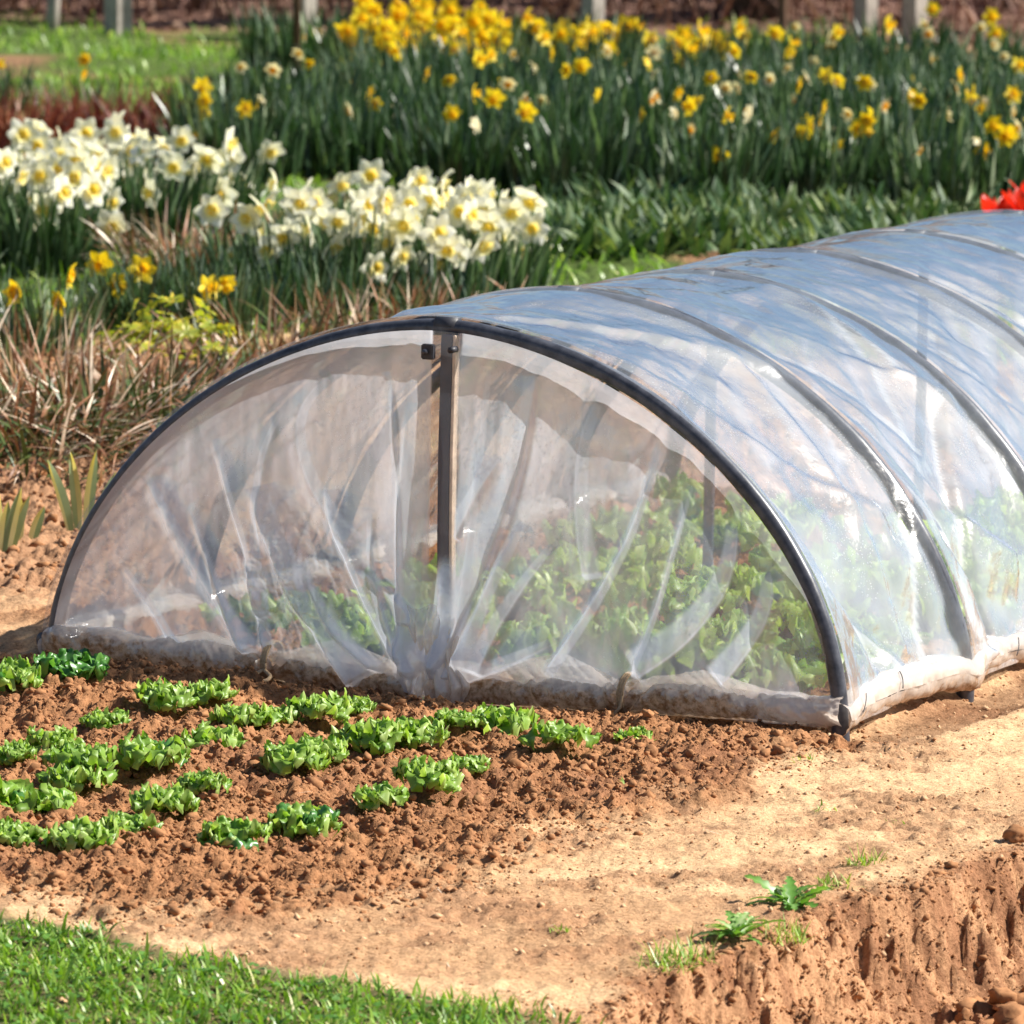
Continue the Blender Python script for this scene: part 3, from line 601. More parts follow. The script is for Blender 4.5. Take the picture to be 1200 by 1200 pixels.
# ---- front panel
gxp = np.linspace(-1, 1, 640); gzp = np.linspace(0, 1, 260)
GX, GZ = np.meshgrid(np.sign(gxp) * (1 - (1 - np.abs(gxp)) ** 1.25), gzp)
xx = GX * (RX - .004); top = (HH[0] - 0.004) * (1 - np.abs(GX) ** NEXP).clip(0) ** (1 / NEXP)
zb = -0.005
zz = zb + GZ * (top - zb).clip(0.001)
P = np.stack([xx.ravel(), zz.ravel()], 1)
FC = [  # pts (x,z), amp, w1, w2, side, band
 ([(.181, .547), (.137, .312), (.013, .024)], .020, .006, .05, -1, .050),
 ([(-.054, .489), (-.063, .239), (-.045, .019)], .016, .006, .04, 1, .040),
 ([(.409, .457), (.353, .27), (.211, .041)], .014, .006, .035, 1, .018),
 ([(.56, .324), (.53, .182), (.382, .048)], .014, .02, .04, -1, .055),
 ([(.622, .248), (.618, .16), (.539, .049)], .012, .015, .035, -1, .045),
 ([(-.435, .397), (-.368, .216), (-.317, .027)], .014, .005, .03, 1, .02),
 ([(-.57, .325), (-.483, .205), (-.345, .025)], .020, .014, .03, 1, .030),
 ([(-.352, .321), (-.276, .164), (-.133, -.01)], .034, .012, .045, 1, .065),
 ([(-.209, .326), (-.164, .203), (-.057, .036)], .013, .005, .03, 1, .016),
 ([(-.092, .539), (-.07, .354), (-.051, .037)], .010, .004, .03, -1, .015),
 ([(-.418, .254), (-.347, .176), (-.303, .117)], -.008, .004, .02, 1, 0),
 ([(-.144, .199), (-.059, .151), (-.037, .107)], .012, .004, .02, -1, .022),
 ([(.237, .10), (.142, .05), (.059, .015)], .014, .005, .04, -1, .03),
 ([(.121, .406), (.073, .322), (.040, .261)], .010, .008, .03, -1, .03),
 ([(.226, .26), (.14, .137), (.094, .031)], .010, .01, .03, -1, .03),
 ([(.093, .556), (.073, .308), (.053, .042)], .008, .01, .04, 1, .02),
 ([(-.206, .523), (-.27, .401), (-.153, .232)], .010, .02, .05, 1, .03),
 ([(.293, .511), (.264, .379), (.283, .207)], .009, .02, .04, 1, .035),
 ([(-.12, .30), (-.10, .16), (-.02, .02)], .012, .006, .02, -1, .02),
 ([(.16, .30), (.09, .15), (.035, .02)], .012, .006, .025, 1, .03),
 ([(-.48, .28), (-.42, .16), (-.36, .03)], .010, .006, .02, 1, .012),
 ([(-.62, .17), (-.55, .09), (-.5, .02)], .010, .008, .03, 1, .02),
 ([(-.3, .45), (-.34, .3), (-.31, .10)], .008, .012, .04, -1, .02),
 ([(.47, .38), (.43, .22), (.37, .05)], .008, .006, .03, 1, .012),
 ([(-.25, .2), (-.19, .1), (-.09, .02)], .012, .004, .02, 1, .02),
 ([(.02, .25), (.02, .12), (.02, .02)], .014, .01, .02, 1, .03)]
D, LY = creases(P, FC)
D = D + (fbm(P[:, 0] * 1.3 + P[:, 1] * .5, P[:, 1] * .7, 19, 4, 111, .6, True) - .6) * .03 * np.exp(-((P[:, 0] + .27) / .11) ** 2 - ((P[:, 1] - .15) / .11) ** 2)
D = D + (fbm(P[:, 0], P[:, 1] * .45, 5, 3, 110) - .5) * 0.035 + (fbm(P[:, 0] * 1.6, P[:, 1] * .35, 16, 3, 114) - .5) * .009
edge = smooth(0, .07, top.ravel() - zz.ravel()) * smooth(0, .05, RX - np.abs(xx.ravel()))
D = D * (0.12 + .88 * edge)
LY = LY + smooth(.52, .7, fbm(P[:, 0] * 1.3, P[:, 1] * .6, 5, 3, 118)) * .8
on = (1 - smooth(.022, .03, np.abs(P[:, 0] - .016))) * smooth(.16, .24, P[:, 1])
D = D * (1 - .7 * on) + .006 * on
gath = np.exp(-((P[:, 0] - .0) / .055) ** 2) * (1 - smooth(0, .12, P[:, 1]))
D = D + gath * .04; LY = LY + gath * 2.5 + 1.15 * smooth(.14, .42, P[:, 1] + .25 * np.exp(-(P[:, 0] / .12) ** 2)) * (1 - smooth(.2, .55, P[:, 0] + (P[:, 1] - .3) * -.4)) - .35 * smooth(.3, .55, P[:, 0]) * (1 - smooth(.3, .42, P[:, 1]))
LY = LY * (1 - on) - .9 * on
dirt = (1 - smooth(0.0, 0.05 + .06 * np.exp(-((P[:, 0] - .01) / .1) ** 2), P[:, 1])) * .55
V = np.stack([P[:, 0], -0.012 - D, P[:, 1]], 1)
n1, n2 = GX.shape; ii = np.arange((n1 - 1) * (n2 - 1)); q = ii // (n2 - 1) * n2 + ii % (n2 - 1)
F = np.stack([q, q + 1, q + n2 + 1, q + n2], 1)
obj('end_panel', mesh('end_panel', V, F, M['film_front'], {'layers': 1 + LY, 'dirt': dirt}, True), tun)

kz = np.arange(len(V)).reshape(n1, n2)[::5, :]; kz = kz[:, np.r_[0:n2 - 1:5, n2 - 1]]; m1_, m2_ = kz.shape; kz = kz.ravel()
Vb = V[kz].copy(); Vb[:, 1] = 2.62 + .012 + D[kz] * .8; Vb[:, 0] *= -1; LYb = LY[kz]; dirtb = dirt[kz]
ii = np.arange((m1_ - 1) * (m2_ - 1)); q = ii // (m2_ - 1) * m2_ + ii % (m2_ - 1); Fb = np.stack([q, q + 1, q + m2_ + 1, q + m2_], 1)
obj('end_panel', mesh('end_panel', Vb, Fb, M['film_front'], {'layers': 1 + LYb, 'dirt': dirtb}, True), tun)['label'] = 'far end panel of clear film'
# ---- cover over the hoops
ny_, na_ = 380, 300
yy = np.linspace(-0.014, 2.634, ny_); aa = np.linspace(-1, 1, na_)
A_, Y_ = np.meshgrid(aa, yy)
k_ = np.clip(np.searchsorted(HY, Y_, side='right') - 1, 0, len(HY) - 2); hy = np.array(HY)
fr_ = np.clip((Y_ - hy[k_]) / (hy[k_ + 1] - hy[k_]), 0, 1)
Hh = np.interp(Y_, HY, HH); lean = np.interp(Y_, HY, LEAN)
ax, az = arch(A_ * PI / 2, 1, 1)
sag = np.sin(PI * fr_) ** .75 * (0.010 + .034 * smooth(.25, .8, np.abs(A_))) * (1 - .55 * smooth(.85, 1, np.abs(A_)))
CC = [([(.0, .40), (.07, .57), (.22, .93)], -.022, .012, .06, -1, .02), ([(.06, .5), (.25, .665), (.50, .76)], .010, .03, .06, 1, .0),
      ([(.03, .12), (.15, .45), (.45, .665)], .014, .01, .05, 1, 0), ([(.02, .0), (.22, .14), (.54, .40)], .012, .015, .05, -1, 0), ([(.05, .75), (.2, .84), (.3, .95)], .012, .008, .03, 1, .02),
      ([(.54, .2), (.38, .5), (.33, .92)], .012, .01, .05, 1, 0), ([(.55, .6), (.45, .78), (.40, .95)], -.014, .008, .04, 1, .02),
      ([(.56, .45), (.68, .70), (.66, .95)], -.026, .012, .07, -1, .02), ([(.57, .3), (.72, .63), (.92, .80)], .018, .01, .07, 1, 0), ([(1.06, .45), (.80, .65), (.72, .95)], -.022, .012, .05, 1, .015),
      ([(.58, .1), (.75, .3), (1.04, .5)], .012, .01, .05, 1, 0), ([(.6, .0), (.8, .12), (1.05, .15)], .010, .02, .05, 1, 0)]
rr = np.random.default_rng(55)
for k in range(1, 5):
    w_ = HY[k + 1] - HY[k]
    for sgn in (1, -1):
        for j in range(5):
            f0, f1 = rr.choice([.03, .97]), rr.uniform(.2, .8); a0 = rr.uniform(0, .6); a1 = min(.97, a0 + rr.uniform(.25, .5))
            CC.append(([(HY[k] + w_ * f0, a0 * sgn), (HY[k] + w_ * (f0 + f1) / 2, (a0 + a1) / 2 * sgn + rr.uniform(-.05, .05)), (HY[k] + w_ * f1, a1 * sgn)], rr.uniform(-.018, .018), .01, .055, rr.choice([1, -1]), rr.choice([0, .02])))
for j in range(6):
    a0 = rr.uniform(-.6, 0); CC.append(([(.02, a0), (.25, a0 - .15), (.5, a0 - .3)], rr.uniform(-.015, .015), .01, .05, 1, 0.015))
P = np.stack([Y_.ravel(), A_.ravel() * .95], 1)
CC = [([(p[0], p[1] * .95) for p in pts], amp * .8, max(w1, .016), w2, sd_, bd) for pts, amp, w1, w2, sd_, bd in CC]
D, LY = creases(P, CC)
fr1 = np.sin(PI * fr_).ravel()
D = D * np.clip(fr1 * 4, .05, 1) + (fbm(P[:, 0], P[:, 1], 7, 3, 120) - .5) * .022 * np.clip(fr1 * 2, 0.08, 1) + (fbm(P[:, 0] + P[:, 1], (P[:, 1] - P[:, 0]) * .3, 22, 3, 124) - .5) * .005 * np.clip(fr1 * 2, .1, 1)
off = 0.0178 - sag.ravel() + D
nxn = ax.ravel() * (Hh.ravel() / RX) ; nzn = az.ravel(); nl = np.hypot(nxn, nzn) + 1e-9
xk = ax.ravel() * RX + nxn / nl * off; zk = az.ravel() * Hh.ravel() + nzn / nl * off
V = np.stack([xk, P[:, 0] + lean.ravel() * az.ravel(), zk], 1)
n1, n2 = A_.shape; ii = np.arange((n1 - 1) * (n2 - 1)); q = ii // (n2 - 1) * n2 + ii % (n2 - 1)
F = np.stack([q, q + 1, q + n2 + 1, q + n2], 1)
dirt = smooth(.93, 1, np.abs(A_.ravel())) * .35
LY = LY + smooth(.5, .7, fbm(P[:, 0], P[:, 1] * 2, 3, 3, 128)) * .8 + .3
dd_ = P[:, :1] - hy[None]; dh = np.min(np.where(dd_ > 0, dd_ * 1.0, -dd_ * .42), axis=1); touch = 1 - smooth(.017, .023, dh + (fbm(P[:, 0] * .3, P[:, 1], 18, 3, 160) - .5) * .012)
LY = LY * (1 - .8 * touch) - .93 * touch
obj('cover', mesh('cover', V, F, M['film_cover'], {'layers': 1 + LY, 'dirt': dirt}, True), tun)

# ---- film rolled round the base rails, tied with string
TIES = [-0.315, 0.0, 0.361]
ns, nc = 420, 40
xs = np.linspace(-RX - .005, RX + .008, ns)
def wrap(xs, topz, rad, botz, dirtf, seed):
    """cross-section goes from the upper free edge down over the roll and under it"""
    u = np.linspace(0, 1, nc)
    Vv = []; Dd = []
    for i, x_ in enumerate(xs):
        r_ = rad[i]; cz = botz[i] + r_ * .9; tz = max(topz[i], cz + r_ * .8)
        a = np.linspace(PI / 2 + .3, -PI * .45, nc - 12)
        zz_ = np.concatenate([np.linspace(tz, cz + r_ * math.sin(a[0]), 12, endpoint=False), cz + r_ * np.sin(a)])
        yy_ = np.concatenate([np.linspace(.012 + .018, .03 - (r_ * math.cos(a[0]) * 1), 12, endpoint=False) * 0 + np.linspace(-.012, -r_ * math.cos(a[0]) * 1.0, 12, endpoint=False), -r_ * np.cos(a) * 1.15])
        Vv.append(np.stack([np.full(nc, x_), yy_, zz_], 1)); Dd.append(u * 0 + dirtf(x_, zz_ - botz[i]))
    return np.array(Vv), np.array(Dd)
nt_ = np.min(np.abs(xs[:, None] - np.array(TIES)[None]), axis=1)
LIFT = .012
arcs = LIFT + np.interp(xs, [-.75, -.6, -.444, -.317, -.177, -.057, .0, .06, .149, .246, .356, .505, .667, .75], [.03, .012, .055, .022, .06, .025, .03, .02, .045, .07, .03, .062, .03, .02])
rad = 0.021 + .006 * smooth(0.0, .1, nt_) + (fbm(xs, xs * 0, 14, 3, 130) - .5) * .012
rad = rad - .008 * np.exp(-(nt_ / .012) ** 2)
rad = rad + .018 * np.exp(-((xs - .0) / .045) ** 2)
bot = LIFT + np.interp(xs, [-.75, -.6, -.3, -.1, .01, .1, .36, .6, .76], [-.012, -.018, -.024, -.034, -.05, -.032, -.022, -.016, -.012])
def df_(x_, h): return np.clip(1.08 - h / (0.055 + .035 * math.exp(-((x_ - .02) / .12) ** 2) + .008 * math.sin(x_ * 17)), 0, 1) ** .45 * (1.0 if x_ < .55 else max(.35, 1 - (x_ - .55) * 4))
Vv, Dd = wrap(xs, arcs, rad, bot, df_, 1)
XX = Vv[..., 0]; ZZ = Vv[..., 2]
pl = (fbm(XX * 1.0 + ZZ * .8, ZZ * .3, 26, 4, 134, .6, True) - .6) * .020 + (fbm(XX - ZZ, ZZ, 60, 3, 138, .6, True) - .6) * .008
for tx_ in TIES:
    dx = (XX - tx_); pl = pl + .008 * np.sin(np.arctan2(dx, ZZ + .02) * 9) * np.exp(-(dx / .06) ** 2)
Vv[..., 1] -= pl + .004; Vv[..., 2] += pl * .4
ii = np.arange((ns - 1) * (nc - 1)); q = ii // (nc - 1) * nc + ii % (nc - 1)
F = np.stack([q, q + 1, q + nc + 1, q + nc], 1)
lay = 1.0 + .9 * smooth(.0, .5, np.linspace(0, 1, nc))[None].repeat(ns, 0) + 1.6 * np.exp(-((XX - .0) / .05) ** 2)
obj('front_skirt', mesh('front_skirt', Vv.reshape(-1, 3), F, M['film_skirt'], {'layers': lay.ravel(), 'dirt': Dd.ravel()}, True), tun)
# side wraps
for side in (1, -1):
    ns2 = 560; ys_ = np.linspace(-.02, 2.64, ns2); u = np.linspace(0, 2 * PI, 28)
    hk = np.min(np.abs(ys_[:, None] - hy[None]), axis=1)
    bulge = np.exp(-(hk / .05) ** 2)
    r_ = (.0245 if side == 1 else .017) + (fbm(ys_, ys_ * 0, 6, 3, 140) - .5) * .016 - .003 * np.exp(-(hk / .02) ** 2)
    cx = side * (RX - .012 + .016 * bulge); cz = .024 + (fbm(ys_, ys_ * 0, 3, 2, 144) - .5) * .012 - .012 * bulge
    UU, YY = np.meshgrid(u, ys_)
    rr_ = r_[:, None] + (fbm(YY + UU * .05, UU * .05, 22, 4, 146, .6) - .5) * .014
    Vv = np.stack([cx[:, None] + rr_ * np.cos(UU), YY, cz[:, None] + rr_ * np.sin(UU) * 1.15], -1)
    ii = np.arange((ns2 - 1) * 27); q = ii // 27 * 28 + ii % 27
    F = np.stack([q, q + 28, q + 29, q + 1], 1)
    dd = np.clip(.75 - (Vv[..., 2]) / .07, 0.12, 1) * 1.0
    obj('side_wrap', mesh('side_wrap', Vv.reshape(-1, 3), F, M['film_skirt'], {'layers': np.full(ns2 * 28, 2.6), 'dirt': dd.ravel()}, True), tun)
    if side == 1:
        for y_, l_ in [(.05, 0), (.21, .9), (.74, .2), (.93, .8), (1.3, .5)]:
            a = np.linspace(-.2 + l_ * .5, .6 + l_ * .6, 12); rc = .032
            V, F = tube(np.stack([RX - .012 + rc * np.cos(a), y_ + a * .03, .024 + rc * np.sin(a) * 1.15], 1), .001, 6); obj('string', mesh('string', V, F, M['black'], None, True), tun)
# the film bunched together at the foot of the centre post
u_ = np.linspace(-1, 1, 110); v_ = np.linspace(0, 1, 44); UU, VV = np.meshgrid(u_, v_)
hw = np.interp(VV, [0, .18, .42, .6, 1.0], [.056, .064, .040, .044, .070]); zc = -.034 + LIFT + VV * .165
dep = np.interp(VV, [0, .18, .42, .7, 1.0], [.030, .040, .030, .026, .010])
ple = np.abs(np.sin(UU * 9.5 + 1.2 * np.sin(VV * 3) + fbm(UU, VV, 2, 2, 170) * 3)) ** .7
yb = -.016 - dep * np.sqrt(np.clip(1.02 - UU ** 2, 0, 1)) - .011 * ple * (1 - .3 * VV) - (fbm(UU * .1, VV * .2, 40, 3, 172) - .5) * .008
Vv = np.stack([.012 + UU * hw + .006 * np.sin(VV * 5), yb, zc + .006 * np.cos(UU * 7)], -1)
ii = np.arange(43 * 109); q = ii // 109 * 110 + ii % 109; F = np.stack([q, q + 1, q + 111, q + 110], 1)
obj('gathered_bunch', mesh('gathered_bunch', Vv.reshape(-1, 3), F, M['film_skirt'], {'layers': (7 - 6.4 * smooth(.35, 1, VV)).ravel(), 'dirt': (.55 * (1 - smooth(.15, .85, VV))).ravel()}, True), tun)
# string ties on the front rail
def tie(x_, r_, z_, loop):
    a = np.linspace(0, 2 * PI, 26)
    pts = []
    for j in range(3):
        pts += [(x_ + (j - 1) * .004 + .002 * math.sin(b), -.004 - (r_ + .004) * math.cos(b), z_ + (r_ + .003) * math.sin(b)) for b in a]
    V, F = tube(pts, .0026, 7); t_ = obj('tie', mesh('tie', V, F, M['string'], None, True), tun)
    if loop:
        c_ = [(x_, -.035, z_ - .012), (x_ + .022, -.05, z_ - .02), (x_ + .026, -.07, z_ - .024), (x_ + .005, -.085, z_ - .03), (x_ - .028, -.09, z_ - .032)]
        d_ = [(x_, -.035, z_ - .012), (x_ - .012, -.05, z_ - .022), (x_ - .03, -.062, z_ - .026), (x_ - .05, -.07, z_ - .028)]
        for cc in (c_, d_):
            cc = np.array(cc); tt_ = np.linspace(0, len(cc) - 1, 24); p_ = np.stack([np.interp(tt_, range(len(cc)), cc[:, i]) for i in range(3)], 1)
            p_[1:-1] = (p_[:-2] + p_[1:-1] * 2 + p_[2:]) / 4; V, F = tube(p_, .0035, 8); obj('loose_end', mesh('loose_end', V, F, M['string'], None, True), t_)
    else:
        p_ = [(x_, -.03, z_ + .02), (x_ + .004, -.036, z_), (x_ + .002, -.04, z_ - .02), (x_ - .006, -.045, z_ - .032)]
        V, F = tube(p_, .003, 8); obj('loose_end', mesh('loose_end', V, F, M['string'], None, True), t_)
tie(-.315, .030, .022, True); tie(.361, .030, .022, False)
V, F = tube([(.745, -.04, -.01), (.75, -.05, -.02), (.742, -.055, -.032), (.735, -.06, -.045)], .003, 8); obj('tie', mesh('tie', V, F, M['string'], None, True), tun)

# ---- plants inside the tunnel
def t2w(x_, y_): c_, s_ = math.cos(TR), math.sin(TR); return x_ * c_ - y_ * s_, x_ * s_ + y_ * c_
# the tunnel frame is rotated: local (x,y) -> world
rowname = ['centre row', 'middle right row', 'right wall row']
for ri, xl in enumerate((0.10, 0.31, 0.50)):
    for j in range(9):
        yl = .24 + j * .27 + random.uniform(-.02, .02); wx, wy = t2w(xl + random.uniform(-.02, .02), yl)
        lettuce(wx, wy, random.uniform(.55, .98) * (.82, 1.0, .88)[ri], random.choice([BL, BL, BL2, BL[:3] + BL2]), 'full-grown light green lettuce under film, %s from front, %s' % (ORD[j], rowname[ri]), 'grown lettuces under the film', 21)
for ri, xl in enumerate((-.43, -.22)):
    for j in range(7):
        yl = .2 + j * .3; wx, wy = t2w(xl + random.uniform(-.02, .02), yl)
        lettuce(wx, wy, random.uniform(.62, .8), BL if ri else [*BL[:3], *YD], 'half-grown darker lettuce under film, %s from front, %s' % (ORD[j], ['left wall row', 'row left of the centre post'][ri]), 'grown lettuces under the film', 17)

# ------------------------------------------------------------------ daffodils
def petal_flower(name, mat, rad, wid, seed, cup=.25, n=6, dbl=False):
    r_ = np.random.default_rng(seed); V = []; F = []
    rings = [(n, rad, cup, 0.0)] + ([(n, rad * .72, .75, .4), (n, rad * .5, 1.1, .1)] if dbl else [])
    for m_, R0, cp, ph in rings:
        for i in range(m_):
            a = 2 * PI * i / m_ + ph + r_.uniform(-.1, .1); R1 = R0 * r_.uniform(.9, 1.08); c1 = cp + r_.uniform(-.15, .2); tw = r_.uniform(-.2, .2)
            pr = [(0.1, .3), (.38, .92), (.64, .95), (.87, .5), (1.0, .04)]
            b = len(V)
            for s_, w_ in pr:
                for e in (-1, 0, 1):
                    lx = s_ * R1; ly = e * wid * w_ * .5; lz = R1 * (c1 * s_ ** 1.5 * .5 - .06 * abs(e) + tw * e * .1) + (.002 if i % 2 else 0)
                    V.append((lx * math.cos(a) - ly * math.sin(a), lx * math.sin(a) + ly * math.cos(a), lz))
            for k in range(4):
                for e in range(2): F.append((b + k * 3 + e, b + k * 3 + e + 1, b + k * 3 + e + 4, b + k * 3 + e + 3))
    V = np.array(V); return mesh(name, V, np.array(F), mat, {'tint': r_.uniform(0, 1, len(V))}, True)
def cup_mesh(mat, r0, r1, ln, seed):
    r_ = np.random.default_rng(seed); S_ = 12; V = []; F = []
    prof = [(.15 * r0, .05), (r0 * .8, .0), (r0, .35), (r0 * 1.02, .7), (r1, 1.0)]
    for pi, (r, h) in enumerate(prof):
        for k in range(S_):
            a = 2 * PI * k / S_; rr2 = r * (1 + (.12 * (-1) ** k if pi == 4 else 0)); V.append((rr2 * math.cos(a), rr2 * math.sin(a), ln * h + (r_.uniform(-.1, .1) * ln if pi == 4 else 0)))
    for i in range(4):
        for k in range(S_): F.append((i * S_ + k, i * S_ + (k + 1) % S_, (i + 1) * S_ + (k + 1) % S_, (i + 1) * S_ + k))
    return mesh('trumpet', np.array(V), np.array(F), mat, {'tint': np.array([p[1] for p in prof for _ in range(S_)])}, True)
KIND = {
 'white': ([petal_flower('flower', M['white_petal'], .052, .036, 300 + i, .15 + .15 * i) for i in range(4)], [cup_mesh(M['yellow_cup'], .014, .021, .017, 310 + i) for i in range(2)]),
 'yellow': ([petal_flower('flower', M['yellow_petal'], .046, .03, 320 + i, .2 + .2 * i) for i in range(3)], [cup_mesh(M['gold_cup'], .012, .018, .032, 330 + i) for i in range(2)]),
 'gold': ([petal_flower('flower', M['yellow_petal'], .038, .025, 340 + i, .5 + .2 * i, dbl=True) for i in range(2)], [cup_mesh(M['gold_cup'], .011, .014, .014, 350)]),
 'cream': ([petal_flower('flower', M['cream_petal'], .038, .026, 360 + i, .4 + .2 * i) for i in range(2)], [cup_mesh(M['orange_cup'], .012, .017, .014, 370)]),
 'pale': ([petal_flower('flower', M['cream_petal'], .032, .024, 380 + i, 1.3) for i in range(2)], [cup_mesh(M['gold_cup'], .010, .012, .012, 390)])}
def stem_mesh():
    V, F = tube([(0, 0, 0), (.004, 0, .3), (.002, .003, .7), (0, 0, 1.0)], 1, 5, False)
    p = np.array([(0, 0, 0), (.004, 0, .3), (.002, .003, .7), (0, 0, 1.0)]).repeat(5, 0)
    V = p + (V - p) * (.0032, .0032, 0); return mesh('stem', V, F, M['stem'], {'tint': np.full(len(V), .6)}, True)
STEM = stem_mesh()
def foliage(n, r, r2, Lr, Wr, mat=None, lean=(0, .22), curl=(0, .55), tb=.45, ts=.24, seg=5, taper=4, droop=.06):
    x, y = disc(n, r, r2)
    az = np.arctan2(x, y) + rng.normal(0, .9, n)
    cu = U(*curl, n); dr = U(0, 1, n) < droop; cu[dr] += 1.6
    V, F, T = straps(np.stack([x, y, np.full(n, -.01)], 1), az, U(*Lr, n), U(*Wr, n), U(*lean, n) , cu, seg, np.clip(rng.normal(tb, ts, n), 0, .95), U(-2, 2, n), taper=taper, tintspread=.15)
    return mesh('foliage', V, F, mat or M['daff_leaf'], {'tint': T}, True)
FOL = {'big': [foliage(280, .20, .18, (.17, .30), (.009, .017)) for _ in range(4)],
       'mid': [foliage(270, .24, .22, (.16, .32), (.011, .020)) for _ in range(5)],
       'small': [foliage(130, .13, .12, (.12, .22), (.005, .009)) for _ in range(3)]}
NF = [0]
def clump(x_, y_, kind, heads, label, group, fol='big', sc=1.0, spread=.2, face=(-.9, .9), hr=(.36, .46), fs=1.0, lean=0.3):
    z_ = gz(x_, y_); t = thing('daffodil_clump', label, 'daffodils', (x_, y_, z_), 0, group)
    if fol: tag(obj('foliage', random.choice(FOL[fol]), t, (0, 0, 0), (0, 0, random.uniform(0, 6.3)), sc), kind='stuff')
    for i in range(heads):
        NF[0] += 1
        kd = random.choice(kind) if isinstance(kind, list) else kind
        fm, cm = KIND[kd]
        for _ in range(4):
            a = random.uniform(0, 6.28); q_ = math.sqrt(random.random()); dx, dy = math.cos(a) * q_ * spread, math.sin(a) * q_ * spread
            break
        h = random.uniform(*hr) * sc
        s = obj('stem', STEM, t, (dx * .75, dy * .75, 0), (0, 0, random.uniform(0, 6)), (1, 1, h))
        tilt = Vector((dx * .25, dy * .25, h)); s.rotation_euler = tilt.to_track_quat('Z', 'Y').to_euler(); s.scale = (1, 1, tilt.length)
        # trumpet axis: towards the light and the viewer, nodding a little
        ya = random.gauss(0.2, .95); el = random.uniform(-.75, .35)
        d = Vector((math.sin(ya) * math.cos(el), -math.cos(ya) * math.cos(el), math.sin(el)))
        rot = d.to_track_quat('Z', 'Y').to_euler()
        f = obj('flower', random.choice(fm), t, Vector((dx, dy, h)) + d * .02, rot, fs * random.uniform(.88, 1.1))
        obj('trumpet', random.choice(cm), f, (0, 0, .002))
    return t
g1 = 'white daffodil clumps on the left of the bed'
P1 = [(-1.42, 7.7, 12, 'far left, cut by the photo edge, crowded with white flowers'), (-1.12, 7.45, 11, 'near the left edge with flowers hanging over its dark leaves'), (-1.32, 8.5, 14, 'back row at the far left, dense white heads'),
      (-.98, 8.6, 11, 'back row with open yellow-centred heads before the red stems'), (-.86, 8.1, 9, 'right end of the left patch beside brown dry grass'), (-.74, 8.5, 6, 'tall heads at the back right corner of the left patch'), (-1.5, 8.1, 9, 'outermost left'), (-1.10, 7.2, 6, 'front of the left patch, drooping over its leaves'), (-1.36, 7.25, 7, 'front corner at the left edge, low heads')]
for x_, y_, n_, l_ in P1: clump(x_ - .07, y_ - .25, 'white', int(n_ * 2.0), 'white daffodils, ' + l_, g1, 'big', .95, .23, hr=(.14, .32), fs=.98)
g2 = 'white daffodil clumps behind the tunnel hoop'
P2 = [(-.60, 6.75, 6, 'left end of the middle patch, next to the dry grass tuft'), (-.35, 6.75, 12, 'front left of the middle patch with wide open flowers'), (-.14, 7.3, 12, 'back of the middle patch, heads crowded together'),
      (.02, 6.9, 12, 'centre of the middle patch with deep yellow cups'), (.17, 7.4, 9, 'back right of the middle patch, pure white tips'), (.26, 6.8, 7, 'right end of the middle patch leaning over the low leaves'), (-.38, 7.5, 9, 'back left of the middle patch')]
for x_, y_, n_, l_ in P2: clump(x_ * .58 - .12, y_ - .65, 'white', int(n_ * 1.9), 'white daffodils, ' + l_, g2, 'big', .95, .21, hr=(.14, .33), fs=.95)
clump(-.05, 5.75, 'white', 3, 'three low cream daffodils nodding behind the front hoop', None, 'small', 1, .12, hr=(.2, .3))
# yellow daffodils at the left
for x_, y_, n_, l_, k_, h_ in [(-1.20, 5.25, 3, 'small yellow daffodils at the left edge above the dry grass', 'yellow', (.14, .2)), (-1.0, 5.05, 3, 'small double yellow daffodils just behind the big dry tussock', 'gold', (.12, .19)), (-.86, 5.6, 3, 'low yellow daffodils bent in front of the brown grass tuft', 'yellow', (.12, .18)), (-.60, 5.5, 2, 'two yellow daffodils on short green leaves left of the hoop', 'yellow', (.1, .15))]:
    clump(x_, y_, k_, n_, l_, None, 'small', 1.0, .1, hr=h_, fs=.85)
for x_, y_, w_ in [(-.78, 5.55, 'leftmost of four'), (-.68, 5.75, 'second from left'), (-.46, 5.85, 'third from left'), (-.34, 5.7, 'rightmost, against the rusty dry grass')]:
    t = thing('leafy_bulb_clump', 'short dark flowerless bulb leaves, ' + w_, 'bulb leaves', (x_, y_, gz(x_, y_)), 0, 'short dark bulb leaves behind the hoop'); tag(obj('foliage', random.choice(FOL['small']), t, None, None, 1.1), kind='stuff')
